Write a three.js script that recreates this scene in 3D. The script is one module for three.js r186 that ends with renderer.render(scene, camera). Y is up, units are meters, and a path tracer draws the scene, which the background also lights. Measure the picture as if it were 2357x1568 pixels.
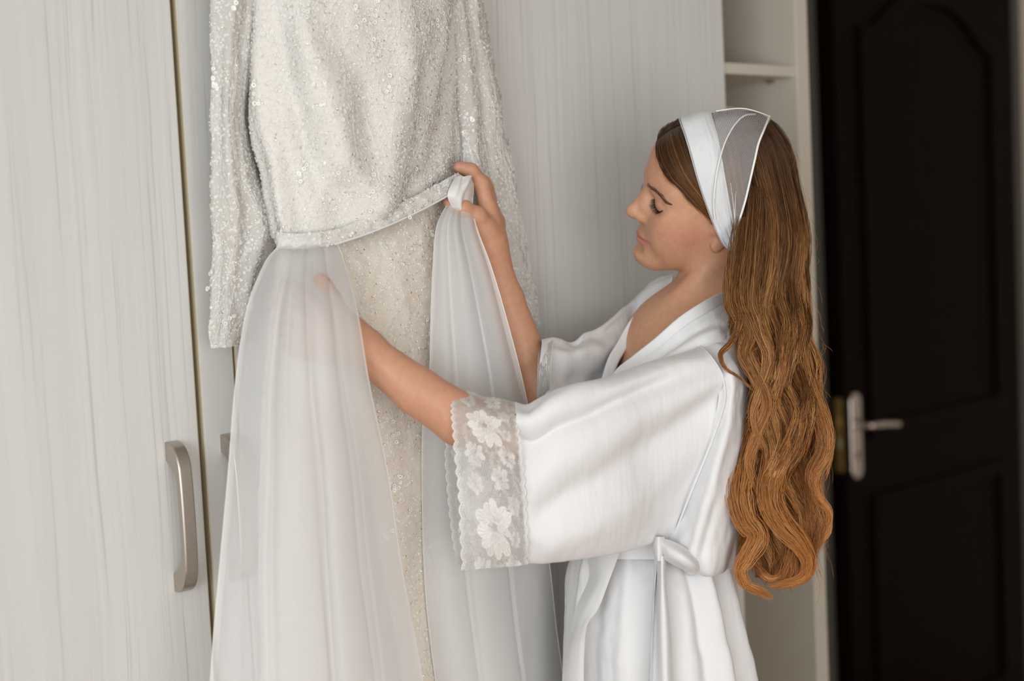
import * as THREE from 'three';
import { RoundedBoxGeometry } from 'three/addons/geometries/RoundedBoxGeometry.js';
import { mergeGeometries } from 'three/addons/utils/BufferGeometryUtils.js';
import { RectAreaLightUniformsLib } from 'three/addons/lights/RectAreaLightUniformsLib.js';
import { createNoise3D } from 'simplex-noise';

// ---------------------------------------------------------------- camera, sky, daylight, exposure
const renderer = new THREE.WebGLRenderer({ antialias: true });
renderer.toneMapping = THREE.LinearToneMapping;
renderer.toneMappingExposure = 1.04;
renderer.shadowMap.enabled = true;
const scene = new THREE.Scene();
scene.background = new THREE.Color().setRGB(0.55, 0.62, 0.72);

// metres; x runs along the wardrobe front, z points from the wardrobe into the room, y is up
const FOCAL = 3274, WIDE = 2357, HIGH = 1568, D2R = Math.PI / 180;
const camera = new THREE.PerspectiveCamera(2 * Math.atan(HIGH / 2 / FOCAL) / D2R, WIDE / HIGH, 0.05, 40);
camera.position.set(-0.76888, 1.58, 1.66529);
camera.rotation.order = 'YXZ';
camera.rotation.set(-4.2 * D2R, -38.7 * D2R, -2.8 * D2R);
camera.updateMatrixWorld();
camera.focus = 1.88;
camera.userData.fStop = 2.0;

RectAreaLightUniformsLib.init();
function daylight(width, height, position, towards, color, intensity) {
  const l = new THREE.RectAreaLight(color, intensity, width, height);
  l.position.set(...position); l.lookAt(...towards); scene.add(l);
  return l;
}
// window in the wall beyond the left end of the wardrobe, and the balcony door behind the camera
daylight(1.9, 1.5, [-2.62, 1.62, 2.3], [0, 1.62, 2.3], new THREE.Color().setRGB(0.88, 0.965, 1.0), 6.0);
daylight(2.0, 2.0, [-0.7, 1.2, 3.62], [-0.7, 1.2, 0], new THREE.Color().setRGB(1.0, 0.965, 0.92), 3.2);

// ---------------------------------------------------------------- helpers
function randomFrom(seed) { let a = seed >>> 0; return () => { a = (a + 0x6D2B79F5) | 0; let t = Math.imul(a ^ (a >>> 15), 1 | a); t = (t + Math.imul(t ^ (t >>> 7), 61 | t)) ^ t; return ((t ^ (t >>> 14)) >>> 0) / 4294967296; }; }
const rnd = randomFrom(20240611);
const noise3 = createNoise3D(randomFrom(77));
const V3 = (x, y, z) => new THREE.Vector3(x, y, z);
const clamp = (x, a = 0, b = 1) => Math.min(b, Math.max(a, x));
const mixf = (a, b, t) => a + (b - a) * t;
const smooth = (a, b, x) => { const t = clamp((x - a) / (b - a)); return t * t * (3 - 2 * t); };
const gauss = (x, s) => Math.exp(-0.5 * (x / s) * (x / s));
const lin = (r, g, b) => new THREE.Color().setRGB(r, g, b);
// a point seen at those photograph pixels, at its own distance in metres
const camRot = new THREE.Matrix4().extractRotation(camera.matrixWorld);
function at(px, py, depth) {
  return V3((px - WIDE / 2) / FOCAL * depth, -(py - HIGH / 2) / FOCAL * depth, -depth).applyMatrix4(camRot).add(camera.position);
}
const A = (p) => at(p[0], p[1], p[2]);
const sized = (t) => new THREE.Matrix4().makeTranslation(t.x, t.y, t.z);

const taken = new Map();
function numbered(name) { const n = taken.get(name) || 0; taken.set(name, n + 1); return n ? name + '_' + String(n).padStart(3, '0') : name; }
function thing(name, label, category, base = V3(0, 0, 0), group) {
  const o = new THREE.Group(); o.name = numbered(name); o.position.copy(base); scene.add(o);
  o.userData = { label, category }; if (group) o.userData.group = group;
  return o;
}
// a part: geometry is given in world metres and moved into its parent's own axes
function part(name, geometry, material, parent, extra) {
  parent.updateWorldMatrix(true, false);
  geometry.applyMatrix4(parent.matrixWorld.clone().invert());
  const m = new THREE.Mesh(geometry, material);
  m.name = name; m.castShadow = m.receiveShadow = true;
  if (extra) Object.assign(m.userData, extra);
  parent.add(m);
  return m;
}
function structure(name, geometry, material, label, category = 'room') {
  const m = new THREE.Mesh(geometry, material);
  m.name = name; m.castShadow = m.receiveShadow = true; m.userData = { kind: 'structure', label, category };
  scene.add(m);
  return m;
}
// box from corner to corner, edges rounded, uv in metres on each face
function box(x0, x1, y0, y1, z0, z1, r = 0.0012) {
  const g = new RoundedBoxGeometry(x1 - x0, y1 - y0, z1 - z0, 2, Math.min(r, (x1 - x0) / 3, (y1 - y0) / 3, (z1 - z0) / 3));
  g.translate((x0 + x1) / 2, (y0 + y1) / 2, (z0 + z1) / 2);
  return metreUv(g);
}
function metreUv(g) {
  const p = g.attributes.position, n = g.attributes.normal, uv = new Float32Array(p.count * 2);
  for (let i = 0; i < p.count; i++) {
    const ax = Math.abs(n.getX(i)), ay = Math.abs(n.getY(i)), az = Math.abs(n.getZ(i));
    const [u, v] = az >= ax && az >= ay ? [p.getX(i), p.getY(i)] : ax >= ay ? [p.getZ(i), p.getY(i)] : [p.getX(i), p.getZ(i)];
    uv[i * 2] = u; uv[i * 2 + 1] = v;
  }
  g.setAttribute('uv', new THREE.BufferAttribute(uv, 2));
  return g;
}
// Catmull-Rom through a row of points (arrays of numbers)
function cr(pts, t, closed = false) {
  const n = pts.length, f = closed ? ((t % 1) + 1) % 1 * n : clamp(t) * (n - 1), i = Math.min(Math.floor(f), closed ? n - 1 : n - 2), u = f - i;
  const g = (k) => closed ? pts[(k + n) % n] : pts[clamp(k, 0, n - 1)];
  const a = g(i - 1), b = g(i), c = g(i + 1), d = g(i + 2), out = [];
  for (let k = 0; k < b.length; k++) {
    const pa = !closed && i === 0 ? 2 * b[k] - c[k] : a[k], pd = !closed && i === n - 2 ? 2 * c[k] - b[k] : d[k];
    out.push(0.5 * (2 * b[k] + (c[k] - pa) * u + (2 * pa - 5 * b[k] + 4 * c[k] - pd) * u * u + (3 * b[k] - pa - 3 * c[k] + pd) * u * u * u));
  }
  return out;
}
// surface through a net of control points, with relief along the normal; rows run in v, each row in u
function gridMesh(nu, nv, f, closedU = false) {
  const pos = new Float32Array((nu + 1) * (nv + 1) * 3), uv = new Float32Array((nu + 1) * (nv + 1) * 2), idx = [];
  for (let j = 0; j <= nv; j++) for (let i = 0; i <= nu; i++) {
    const k = j * (nu + 1) + i, p = f(i / nu, j / nv);
    pos[k * 3] = p.x ?? p[0]; pos[k * 3 + 1] = p.y ?? p[1]; pos[k * 3 + 2] = p.z ?? p[2]; uv[k * 2] = i / nu; uv[k * 2 + 1] = j / nv;
    if (i < nu && j < nv) idx.push(k, k + 1, k + nu + 1, k + 1, k + nu + 2, k + nu + 1);
  }
  const g = new THREE.BufferGeometry();
  g.setAttribute('position', new THREE.BufferAttribute(pos, 3)); g.setAttribute('uv', new THREE.BufferAttribute(uv, 2)); g.setIndex(idx);
  seamNormals(g, nu, nv, closedU);
  return g;
}
function seamNormals(g, nu, nv, closedU) {
  g.computeVertexNormals();
  if (!closedU) return;
  const n = g.attributes.normal;
  for (let j = 0; j <= nv; j++) {
    const a = j * (nu + 1), b = a + nu, v = V3(n.getX(a) + n.getX(b), n.getY(a) + n.getY(b), n.getZ(a) + n.getZ(b)).normalize();
    n.setXYZ(a, v.x, v.y, v.z); n.setXYZ(b, v.x, v.y, v.z);
  }
}
function patch(net, nu, nv, opt = {}) {
  const f = (u, v) => cr(net.map((row) => cr(row, u, opt.closed)), v);
  const g = gridMesh(nu, nv, (u, v) => A(f(u, v)), opt.closed);
  if (opt.relief) {
    const p = g.attributes.position, n = g.attributes.normal, q = g.attributes.uv;
    for (let i = 0; i < p.count; i++) {
      const d = opt.relief(q.getX(i), q.getY(i), p.getX(i), p.getY(i), p.getZ(i));
      p.setXYZ(i, p.getX(i) + n.getX(i) * d, p.getY(i) + n.getY(i) * d, p.getZ(i) + n.getZ(i) * d);
    }
    seamNormals(g, nu, nv, opt.closed);
  }
  g.userData.f = f;
  return g;
}
// turn relief towards the viewer: patches whose normal points away are flipped once, when built
function facing(g) {
  const p = g.attributes.position, n = g.attributes.normal; let s = 0;
  for (let i = 0; i < p.count; i += 7) s += (camera.position.x - p.getX(i)) * n.getX(i) + (camera.position.y - p.getY(i)) * n.getY(i) + (camera.position.z - p.getZ(i)) * n.getZ(i);
  if (s < 0) { const ix = g.index.array; for (let i = 0; i < ix.length; i += 3) { const t = ix[i]; ix[i] = ix[i + 1]; ix[i + 1] = t; } for (let i = 0; i < n.array.length; i++) n.array[i] *= -1; }
  return g;
}
// a round tube through points, radius by position along it
function tube(pts, radius, sides = 6, steps = 0, closed = false) {
  const n = steps || (pts.length - 1) * 4, c = pts.map((p) => p.isVector3 ? p.toArray() : p), pos = [], nor = [], uv = [], idx = [];
  let ref = V3(0.31, 0.12, 0.94);
  const P = []; for (let i = 0; i <= n; i++) P.push(V3(...cr(c, i / n)));
  for (let i = 0; i <= n; i++) {
    const t = P[Math.min(n, i + 1)].clone().sub(P[Math.max(0, i - 1)]).normalize();
    const a = ref.clone().sub(t.clone().multiplyScalar(ref.dot(t))).normalize(), b = t.clone().cross(a), r = typeof radius === 'function' ? radius(i / n) : radius;
    ref = a;
    for (let k = 0; k <= sides; k++) {
      const w = k / sides * Math.PI * 2, d = a.clone().multiplyScalar(Math.cos(w)).addScaledVector(b, Math.sin(w));
      pos.push(P[i].x + d.x * r, P[i].y + d.y * r, P[i].z + d.z * r); nor.push(d.x, d.y, d.z); uv.push(k / sides, i / n);
      if (i < n && k < sides) { const q = i * (sides + 1) + k; idx.push(q, q + 1, q + sides + 1, q + 1, q + sides + 2, q + sides + 1); }
    }
  }
  const g = new THREE.BufferGeometry();
  g.setAttribute('position', new THREE.Float32BufferAttribute(pos, 3)); g.setAttribute('normal', new THREE.Float32BufferAttribute(nor, 3)); g.setAttribute('uv', new THREE.Float32BufferAttribute(uv, 2)); g.setIndex(idx);
  return g;
}
// surface of the field d = 0 on a grid (surface nets), normals from the field itself
function fieldMesh(d, lo, hi, cell) {
  const nx = Math.ceil((hi.x - lo.x) / cell) + 1, ny = Math.ceil((hi.y - lo.y) / cell) + 1, nz = Math.ceil((hi.z - lo.z) / cell) + 1;
  const val = new Float32Array(nx * ny * nz), id = (i, j, k) => i + nx * (j + ny * k);
  // coarse cells first: the field is close to a distance, so far cells can be skipped
  const S = 4;
  val.fill(NaN);
  for (let k = 0; k < nz; k += S) for (let j = 0; j < ny; j += S) for (let i = 0; i < nx; i += S) {
    const ci = i + S / 2, cj = j + S / 2, ck = k + S / 2, v = d(lo.x + ci * cell, lo.y + cj * cell, lo.z + ck * cell), far = Math.abs(v) > S * cell * 1.6;
    for (let c = k; c < Math.min(nz, k + S); c++) for (let b = j; b < Math.min(ny, j + S); b++) for (let a = i; a < Math.min(nx, i + S); a++)
      val[id(a, b, c)] = far ? v : d(lo.x + a * cell, lo.y + b * cell, lo.z + c * cell);
  }
  const vid = new Int32Array(nx * ny * nz).fill(-1), pos = [], nor = [], idx = [];
  for (let k = 0; k < nz - 1; k++) for (let j = 0; j < ny - 1; j++) for (let i = 0; i < nx - 1; i++) {
    let sx = 0, sy = 0, sz = 0, c = 0;
    const v = []; let inside = 0;
    for (let q = 0; q < 8; q++) { const w = val[id(i + (q & 1), j + (q >> 1 & 1), k + (q >> 2))]; v.push(w); if (w < 0) inside++; }
    if (inside === 0 || inside === 8) continue;
    for (let q = 0; q < 8; q++) for (const bit of [1, 2, 4]) {
      if (q & bit) continue; const a = v[q], b = v[q | bit];
      if ((a < 0) === (b < 0)) continue;
      const t = a / (a - b);
      sx += (q & 1) + (bit === 1 ? t : 0); sy += (q >> 1 & 1) + (bit === 2 ? t : 0); sz += (q >> 2) + (bit === 4 ? t : 0); c++;
    }
    const x = lo.x + (i + sx / c) * cell, y = lo.y + (j + sy / c) * cell, z = lo.z + (k + sz / c) * cell, e = cell * 0.6;
    const n = V3(d(x + e, y, z) - d(x - e, y, z), d(x, y + e, z) - d(x, y - e, z), d(x, y, z + e) - d(x, y, z - e)).normalize();
    vid[id(i, j, k)] = pos.length / 3; pos.push(x, y, z); nor.push(n.x, n.y, n.z);
  }
  const quad = (a, b, c, e, flip) => { if (a < 0 || b < 0 || c < 0 || e < 0) return; if (flip) idx.push(a, c, b, b, c, e); else idx.push(a, b, c, b, e, c); };
  for (let k = 1; k < nz - 1; k++) for (let j = 1; j < ny - 1; j++) for (let i = 1; i < nx - 1; i++) {
    const s = val[id(i, j, k)] < 0;
    if (s !== val[id(i + 1, j, k)] < 0) quad(vid[id(i, j - 1, k - 1)], vid[id(i, j, k - 1)], vid[id(i, j - 1, k)], vid[id(i, j, k)], !s);
    if (s !== val[id(i, j + 1, k)] < 0) quad(vid[id(i - 1, j, k - 1)], vid[id(i, j, k - 1)], vid[id(i - 1, j, k)], vid[id(i, j, k)], s);
    if (s !== val[id(i, j, k + 1)] < 0) quad(vid[id(i - 1, j - 1, k)], vid[id(i, j - 1, k)], vid[id(i - 1, j, k)], vid[id(i, j, k)], !s);
  }
  const g = new THREE.BufferGeometry();
  g.setAttribute('position', new THREE.Float32BufferAttribute(pos, 3)); g.setAttribute('normal', new THREE.Float32BufferAttribute(nor, 3));
  g.setAttribute('uv', new THREE.Float32BufferAttribute(new Float32Array(pos.length / 3 * 2), 2)); g.setIndex(idx);
  return g;
}
// distance helpers
const hyp = (a, b, c = 0) => Math.sqrt(a * a + b * b + c * c);
const ell = (x, y, z, cx, cy, cz, a, b, c) => { x -= cx; y -= cy; z -= cz; const k0 = hyp(x / a, y / b, z / c), k1 = hyp(x / a / a, y / b / b, z / c / c); return k1 < 1e-9 ? -Math.min(a, b, c) : k0 * (k0 - 1) / k1; };
const cap = (x, y, z, ax, ay, az, bx, by, bz, r0, r1) => { const dx = bx - ax, dy = by - ay, dz = bz - az, t = clamp(((x - ax) * dx + (y - ay) * dy + (z - az) * dz) / (dx * dx + dy * dy + dz * dz)); return hyp(x - ax - dx * t, y - ay - dy * t, z - az - dz * t) - (r0 + (r1 - r0) * t); };
const smin = (a, b, k) => { const h = Math.max(k - Math.abs(a - b), 0) / k; return Math.min(a, b) - h * h * k * 0.25; };
const smax = (a, b, k) => -smin(-a, -b, k);
function dataTexture(w, h, f, srgb = true) {
  const d = new Uint8Array(w * h * 4);
  for (let y = 0; y < h; y++) for (let x = 0; x < w; x++) { const c = f(x / w, y / h, x, y), i = (y * w + x) * 4; d[i] = clamp(c[0]) * 255; d[i + 1] = clamp(c[1]) * 255; d[i + 2] = clamp(c[2]) * 255; d[i + 3] = c.length > 3 ? clamp(c[3]) * 255 : 255; }
  const t = new THREE.DataTexture(d, w, h, THREE.RGBAFormat);
  t.magFilter = THREE.LinearFilter; t.minFilter = THREE.LinearFilter; t.wrapS = t.wrapT = THREE.RepeatWrapping;
  if (srgb) t.colorSpace = THREE.SRGBColorSpace;
  t.needsUpdate = true;
  return t;
}
// noise that repeats over 0..1 in both directions
function tileNoise(u, v, fu, fv, seed = 0) {
  const a = u * Math.PI * 2, b = v * Math.PI * 2;
  return 0.5 * (noise3(Math.cos(a) * fu / 6.28 + seed, Math.sin(a) * fu / 6.28 + Math.cos(b) * fv / 6.28 * 1.31, Math.sin(b) * fv / 6.28 + seed * 0.7) + noise3(Math.cos(a) * fu / 6.28 + 5 - seed, Math.sin(a) * fu / 6.28 + 9 + seed, 3 + Math.sin(b) * fv / 6.28 + Math.cos(b) * fv / 6.28));
}
// ---------------------------------------------------------------- materials of the room
const woodTex = dataTexture(1024, 1024, (u, v) => {
  const warp = 0.006 * tileNoise(u, v, 3, 2, 1) + 0.0025 * tileNoise(u, v, 7, 6, 2);
  const w = u + warp;
  const broad = tileNoise(w, v, 14, 0.6, 3), mid = tileNoise(w, v, 60, 1.2, 4), fine = tileNoise(w, v, 210, 3, 5), dash = tileNoise(w, v, 300, 14, 6);
  let t = 0.5 + 0.22 * broad + 0.25 * mid + 0.16 * fine;
  const line = smooth(0.35, 0.75, mid * 0.6 + fine * 0.7) * 0.5 + smooth(0.3, 0.8, dash) * 0.22 * smooth(-0.2, 0.5, mid);
  t = clamp(t);
  return [0.860 - 0.055 * t - 0.12 * line, 0.857 - 0.057 * t - 0.122 * line, 0.847 - 0.06 * t - 0.124 * line];
});
woodTex.repeat.set(1.6, 0.8);
const woodBump = woodTex.clone(); woodBump.colorSpace = THREE.NoColorSpace; woodBump.needsUpdate = true;
const woodMat = new THREE.MeshPhysicalMaterial({ name: 'pale_wood_laminate', map: woodTex, bumpMap: woodBump, bumpScale: 0.0012, roughness: 0.5, specularIntensity: 0.6 });
const woodInner = new THREE.MeshStandardMaterial({ name: 'cream_melamine', color: lin(0.60, 0.555, 0.475), roughness: 0.55 });
const edgeMat = new THREE.MeshStandardMaterial({ name: 'beige_edge_band', color: lin(0.60, 0.52, 0.36), roughness: 0.5 });
const nickel = new THREE.MeshStandardMaterial({ name: 'satin_nickel', color: lin(0.50, 0.45, 0.40), metalness: 1, roughness: 0.36 });
const plaster = new THREE.MeshStandardMaterial({ name: 'warm_white_plaster', color: lin(0.72, 0.655, 0.57), roughness: 0.9 });
const ceilingMat = new THREE.MeshStandardMaterial({ name: 'ceiling_paint', color: lin(0.78, 0.77, 0.75), roughness: 0.9 });
const floorTex = dataTexture(512, 512, (u, v) => {
  const g = tileNoise(u, v, 3, 60, 8), f = tileNoise(u, v, 8, 160, 9), t = 0.5 + 0.25 * g + 0.2 * f;
  return [0.62 - 0.1 * t, 0.47 - 0.1 * t, 0.34 - 0.09 * t];
});
const floorMat = new THREE.MeshStandardMaterial({ name: 'oak_floor', map: floorTex, roughness: 0.5 });
const brownTex = dataTexture(512, 512, (u, v) => {
  const g = tileNoise(u + 0.01 * tileNoise(u, v, 3, 2, 3), v, 50, 1.2, 11), f = tileNoise(u, v, 160, 4, 12), t = clamp(0.5 + 0.3 * g + 0.2 * f);
  return [0.036 + 0.050 * t, 0.012 + 0.018 * t, 0.007 + 0.010 * t];
});
brownTex.repeat.set(1.5, 0.7);
const brownMat = new THREE.MeshPhysicalMaterial({ name: 'dark_stained_wood', map: brownTex, roughness: 0.5, specularIntensity: 0.14 });
const jambMat = new THREE.MeshStandardMaterial({ name: 'dark_grey_paint', color: lin(0.11, 0.105, 0.092), roughness: 0.6 });

// ---------------------------------------------------------------- the room
const RX0 = -2.6, RX1 = 3.4, RZ0 = -0.70, RZ1 = 3.6, RH = 2.7;
structure('floor', metreUv(new THREE.BoxGeometry(RX1 - RX0 + 0.4, 0.1, RZ1 - RZ0 + 2.2).translate((RX0 + RX1) / 2, -0.05, (RZ0 + RZ1) / 2 - 0.9)), floorMat, 'oak floor of the bedroom', 'floor');
structure('ceiling', metreUv(new THREE.BoxGeometry(RX1 - RX0 + 0.4, 0.1, RZ1 - RZ0 + 2.2).translate((RX0 + RX1) / 2, RH + 0.05, (RZ0 + RZ1) / 2 - 0.9)), ceilingMat, 'white ceiling of the bedroom', 'ceiling');
const wallBox = (x0, x1, y0, y1, z0, z1) => metreUv(new THREE.BoxGeometry(x1 - x0, y1 - y0, z1 - z0).translate((x0 + x1) / 2, (y0 + y1) / 2, (z0 + z1) / 2));
// wall with the window at the wardrobe's left end
structure('wall_left', mergeGeometries([
  wallBox(RX0 - 0.15, RX0, 0, RH, RZ0 - 0.2, 1.35), wallBox(RX0 - 0.15, RX0, 0, RH, 3.25, RZ1 + 0.15), wallBox(RX0 - 0.15, RX0, 0, 0.87, 1.35, 3.25), wallBox(RX0 - 0.15, RX0, 2.37, RH, 1.35, 3.25)]), plaster, 'plaster wall around the bedroom window', 'wall');
// wall behind the camera with the balcony opening
structure('wall_front', mergeGeometries([
  wallBox(RX0, -1.7, 0, RH, RZ1, RZ1 + 0.15), wallBox(0.3, RX1, 0, RH, RZ1, RZ1 + 0.15), wallBox(-1.7, 0.3, 0, 0.2, RZ1, RZ1 + 0.15), wallBox(-1.7, 0.3, 2.2, RH, RZ1, RZ1 + 0.15)]), plaster, 'plaster wall with the balcony opening', 'wall');
structure('wall_right', wallBox(RX1, RX1 + 0.15, 0, RH, RZ0 - 0.2, RZ1 + 0.15), plaster, 'plaster wall opposite the window', 'wall');

// wall behind the wardrobe, with the doorway beyond the wardrobe's right end
structure('wall_back', mergeGeometries([
  wallBox(RX0, 2.07, 0, RH, RZ0 - 0.15, RZ0), wallBox(3.05, RX1, 0, RH, RZ0 - 0.15, RZ0), wallBox(2.07, 3.05, 2.36, RH, RZ0 - 0.15, RZ0)]), plaster, 'plaster wall with the doorway', 'wall');
structure('wall_hallway', mergeGeometries([wallBox(1.0, 3.75, 0, RH, RZ0 - 1.5, RZ0 - 1.35), wallBox(0.85, 1.0, 0, RH, RZ0 - 1.5, RZ0 - 0.15), wallBox(3.6, 3.75, 0, RH, RZ0 - 1.5, RZ0 - 0.15)]), new THREE.MeshStandardMaterial({ name: 'hall_shade_paint', color: lin(0.16, 0.13, 0.10), roughness: 0.9 }), 'hallway wall beyond the doorway, coloured dark for its shade', 'wall');  // dark wall colour stands in for the shade of the unlit hallway
structure('trim_1', mergeGeometries([
  box(2.02, 2.105, 0, 2.34, RZ0 - 0.16, RZ0 + 0.054, 0.003), box(3.015, 3.10, 0, 2.34, RZ0 - 0.16, RZ0 + 0.012, 0.003), box(2.02, 3.10, 2.34, 2.42, RZ0 - 0.16, RZ0 + 0.03, 0.003)]), jambMat, 'dark grey door frame beside the wardrobe', 'door frame');
// windows: frames with panes in both openings
const paneMat = new THREE.MeshPhysicalMaterial({ name: 'window_glass', color: lin(1, 1, 1), transmission: 1, roughness: 0, thickness: 0 });
const frameMat = new THREE.MeshStandardMaterial({ name: 'white_window_frame', color: lin(0.78, 0.78, 0.77), roughness: 0.45 });
function windowIn(name, w, h, place, turn, label) {
  const g = new THREE.Group(); g.name = name; g.position.copy(place); g.rotation.y = turn; g.userData = { kind: 'structure', label, category: 'window' }; scene.add(g);
  g.updateMatrixWorld();
  const add = (n, geo, m) => part(n, geo.applyMatrix4(g.matrixWorld), m, g);
  const t = 0.06;
  add('window_frame', mergeGeometries([box(-w / 2, -w / 2 + t, 0, h, -0.03, 0.03), box(w / 2 - t, w / 2, 0, h, -0.03, 0.03), box(-w / 2 + t, w / 2 - t, 0, t, -0.03, 0.03), box(-w / 2 + t, w / 2 - t, h - t, h, -0.03, 0.03), box(-t / 2, t / 2, t, h - t, -0.03, 0.03)]), frameMat);
  for (const s of [-1, 1]) add('pane', new THREE.PlaneGeometry(w / 2 - 1.5 * t, h - 2 * t).translate(s * (w / 4 - t / 4), h / 2, 0), paneMat);
}
windowIn('window_1', 1.9, 1.5, V3(RX0 - 0.09, 0.87, 2.3), Math.PI / 2, 'white framed bedroom window beyond the wardrobe');
windowIn('window_2', 2.0, 2.0, V3(-0.7, 0.2, RZ1 + 0.09), Math.PI, 'white framed balcony window facing the wardrobe');

// ---------------------------------------------------------------- the dark room door, standing ajar
{
  const base = V3(2.114, 0, -0.6), turn = 4 * D2R;
  const door = new THREE.Group(); door.name = 'door_1'; door.position.copy(base); door.rotation.y = turn; scene.add(door);
  door.userData = { kind: 'structure', label: 'dark brown wooden room door standing ajar past the wardrobe', category: 'door' };
  door.updateMatrixWorld();
  const add = (n, g, m, parent = door, extra) => part(n, g.applyMatrix4(door.matrixWorld), m, parent, extra);
  const DW = 0.9, DH = 2.32;
  add('slab', box(0, DW, 0.006, DH, -0.042, 0, 0.003), brownMat);
  const ring = (outer, inner) => { const s = outer; s.holes.push(inner); return metreUv(new THREE.ExtrudeGeometry(s, { depth: 0.006, bevelEnabled: true, bevelSize: 0.006, bevelThickness: 0.006, bevelSegments: 3, curveSegments: 24 })); };
  const arch = (x0, x1, y0, y1, rise, Kind) => {
    const s = new Kind(), m = (x0 + x1) / 2, q = (x1 - x0) / 4;
    s.moveTo(x0, y0); s.lineTo(x1, y0); s.lineTo(x1, y1);
    if (rise) { s.bezierCurveTo(x1 - q * 0.55, y1 - 0.01, x1 - q * 0.7, y1 + rise, m, y1 + rise); s.bezierCurveTo(x0 + q * 0.7, y1 + rise, x0 + q * 0.55, y1 - 0.01, x0, y1); } else s.lineTo(x0, y1);
    s.lineTo(x0, y0);
    return s;
  };
  add('panel_moulding', ring(arch(0.11, 0.79, 1.02, 2.06, 0.12, THREE.Shape), arch(0.14, 0.76, 1.05, 2.03, 0.12, THREE.Path)), brownMat);
  add('panel_moulding', ring(arch(0.11, 0.79, 0.2, 0.86, 0, THREE.Shape), arch(0.14, 0.76, 0.23, 0.83, 0, THREE.Path)), brownMat);
  const brass = new THREE.MeshStandardMaterial({ name: 'aged_brass', color: lin(0.42, 0.30, 0.10), metalness: 0.9, roughness: 0.45 });
  const steel = new THREE.MeshStandardMaterial({ name: 'polished_nickel', color: lin(0.72, 0.64, 0.60), metalness: 1, roughness: 0.25 });
  add('lock_faceplate', mergeGeometries([box(-0.003, 0.001, 0.94, 1.13, -0.034, -0.009, 0.0012)]), brass);
  const keyhole = new THREE.MeshStandardMaterial({ name: 'keyhole_shade_colour', color: lin(0.05, 0.04, 0.035), roughness: 0.7 });  // near-black colour paints the shade inside the keyhole; no real recess
  add('latch', box(-0.011, 0.0, 1.055, 1.085, -0.028, -0.014, 0.002), brass);
  add('bolt', box(-0.0045, 0.0, 1.00, 1.028, -0.027, -0.016, 0.001), steel);
  const handle = (zs) => {
    const sh = new THREE.Shape(); const w = 0.021, h = 0.108;
    sh.absarc(0, h - w, w, 0, Math.PI, false); sh.absarc(0, -h + w, w, Math.PI, Math.PI * 2, false);
    const plate = new THREE.ExtrudeGeometry(sh, { depth: 0.005, bevelEnabled: true, bevelSize: 0.003, bevelThickness: 0.003, bevelSegments: 3, curveSegments: 16 });
    plate.translate(0.036, 1.03, 0); if (zs < 0) plate.rotateY(0).scale(1, 1, -1).translate(0, 0, -0.042);
    if (zs < 0) { const ix = plate.index; if (!ix) { const p = plate.attributes.position.array, n = plate.attributes.normal.array; for (let i = 0; i < p.length; i += 9) for (let k = 0; k < 3; k++) { let t = p[i + k]; p[i + k] = p[i + 3 + k]; p[i + 3 + k] = t; t = n[i + k]; n[i + k] = n[i + 3 + k]; n[i + 3 + k] = t; } } }
    const g = add('escutcheon', plate, steel);
    const z0 = zs > 0 ? 0.006 : -0.048;
    add('lever', tube([[0.036, 1.058, z0], [0.036, 1.058, z0 + zs * 0.03], [0.044, 1.058, z0 + zs * 0.046], [0.075, 1.058, z0 + zs * 0.05], [0.11, 1.054, z0 + zs * 0.05], [0.15, 1.049, z0 + zs * 0.048], [0.153, 1.0485, z0 + zs * 0.048]], (t) => t > 0.985 ? 0.004 : mixf(0.0095, 0.0085, t), 14, 40), steel, g);
    if (zs > 0) add('keyhole', mergeGeometries([new THREE.CylinderGeometry(0.0045, 0.0045, 0.002, 16).rotateX(Math.PI / 2).translate(0.036, 0.985, 0.0095).toNonIndexed(), new THREE.BoxGeometry(0.005, 0.014, 0.002).translate(0.036, 0.977, 0.0095).toNonIndexed()]), keyhole, g);
  };
  handle(1); handle(-1);
}

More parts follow.
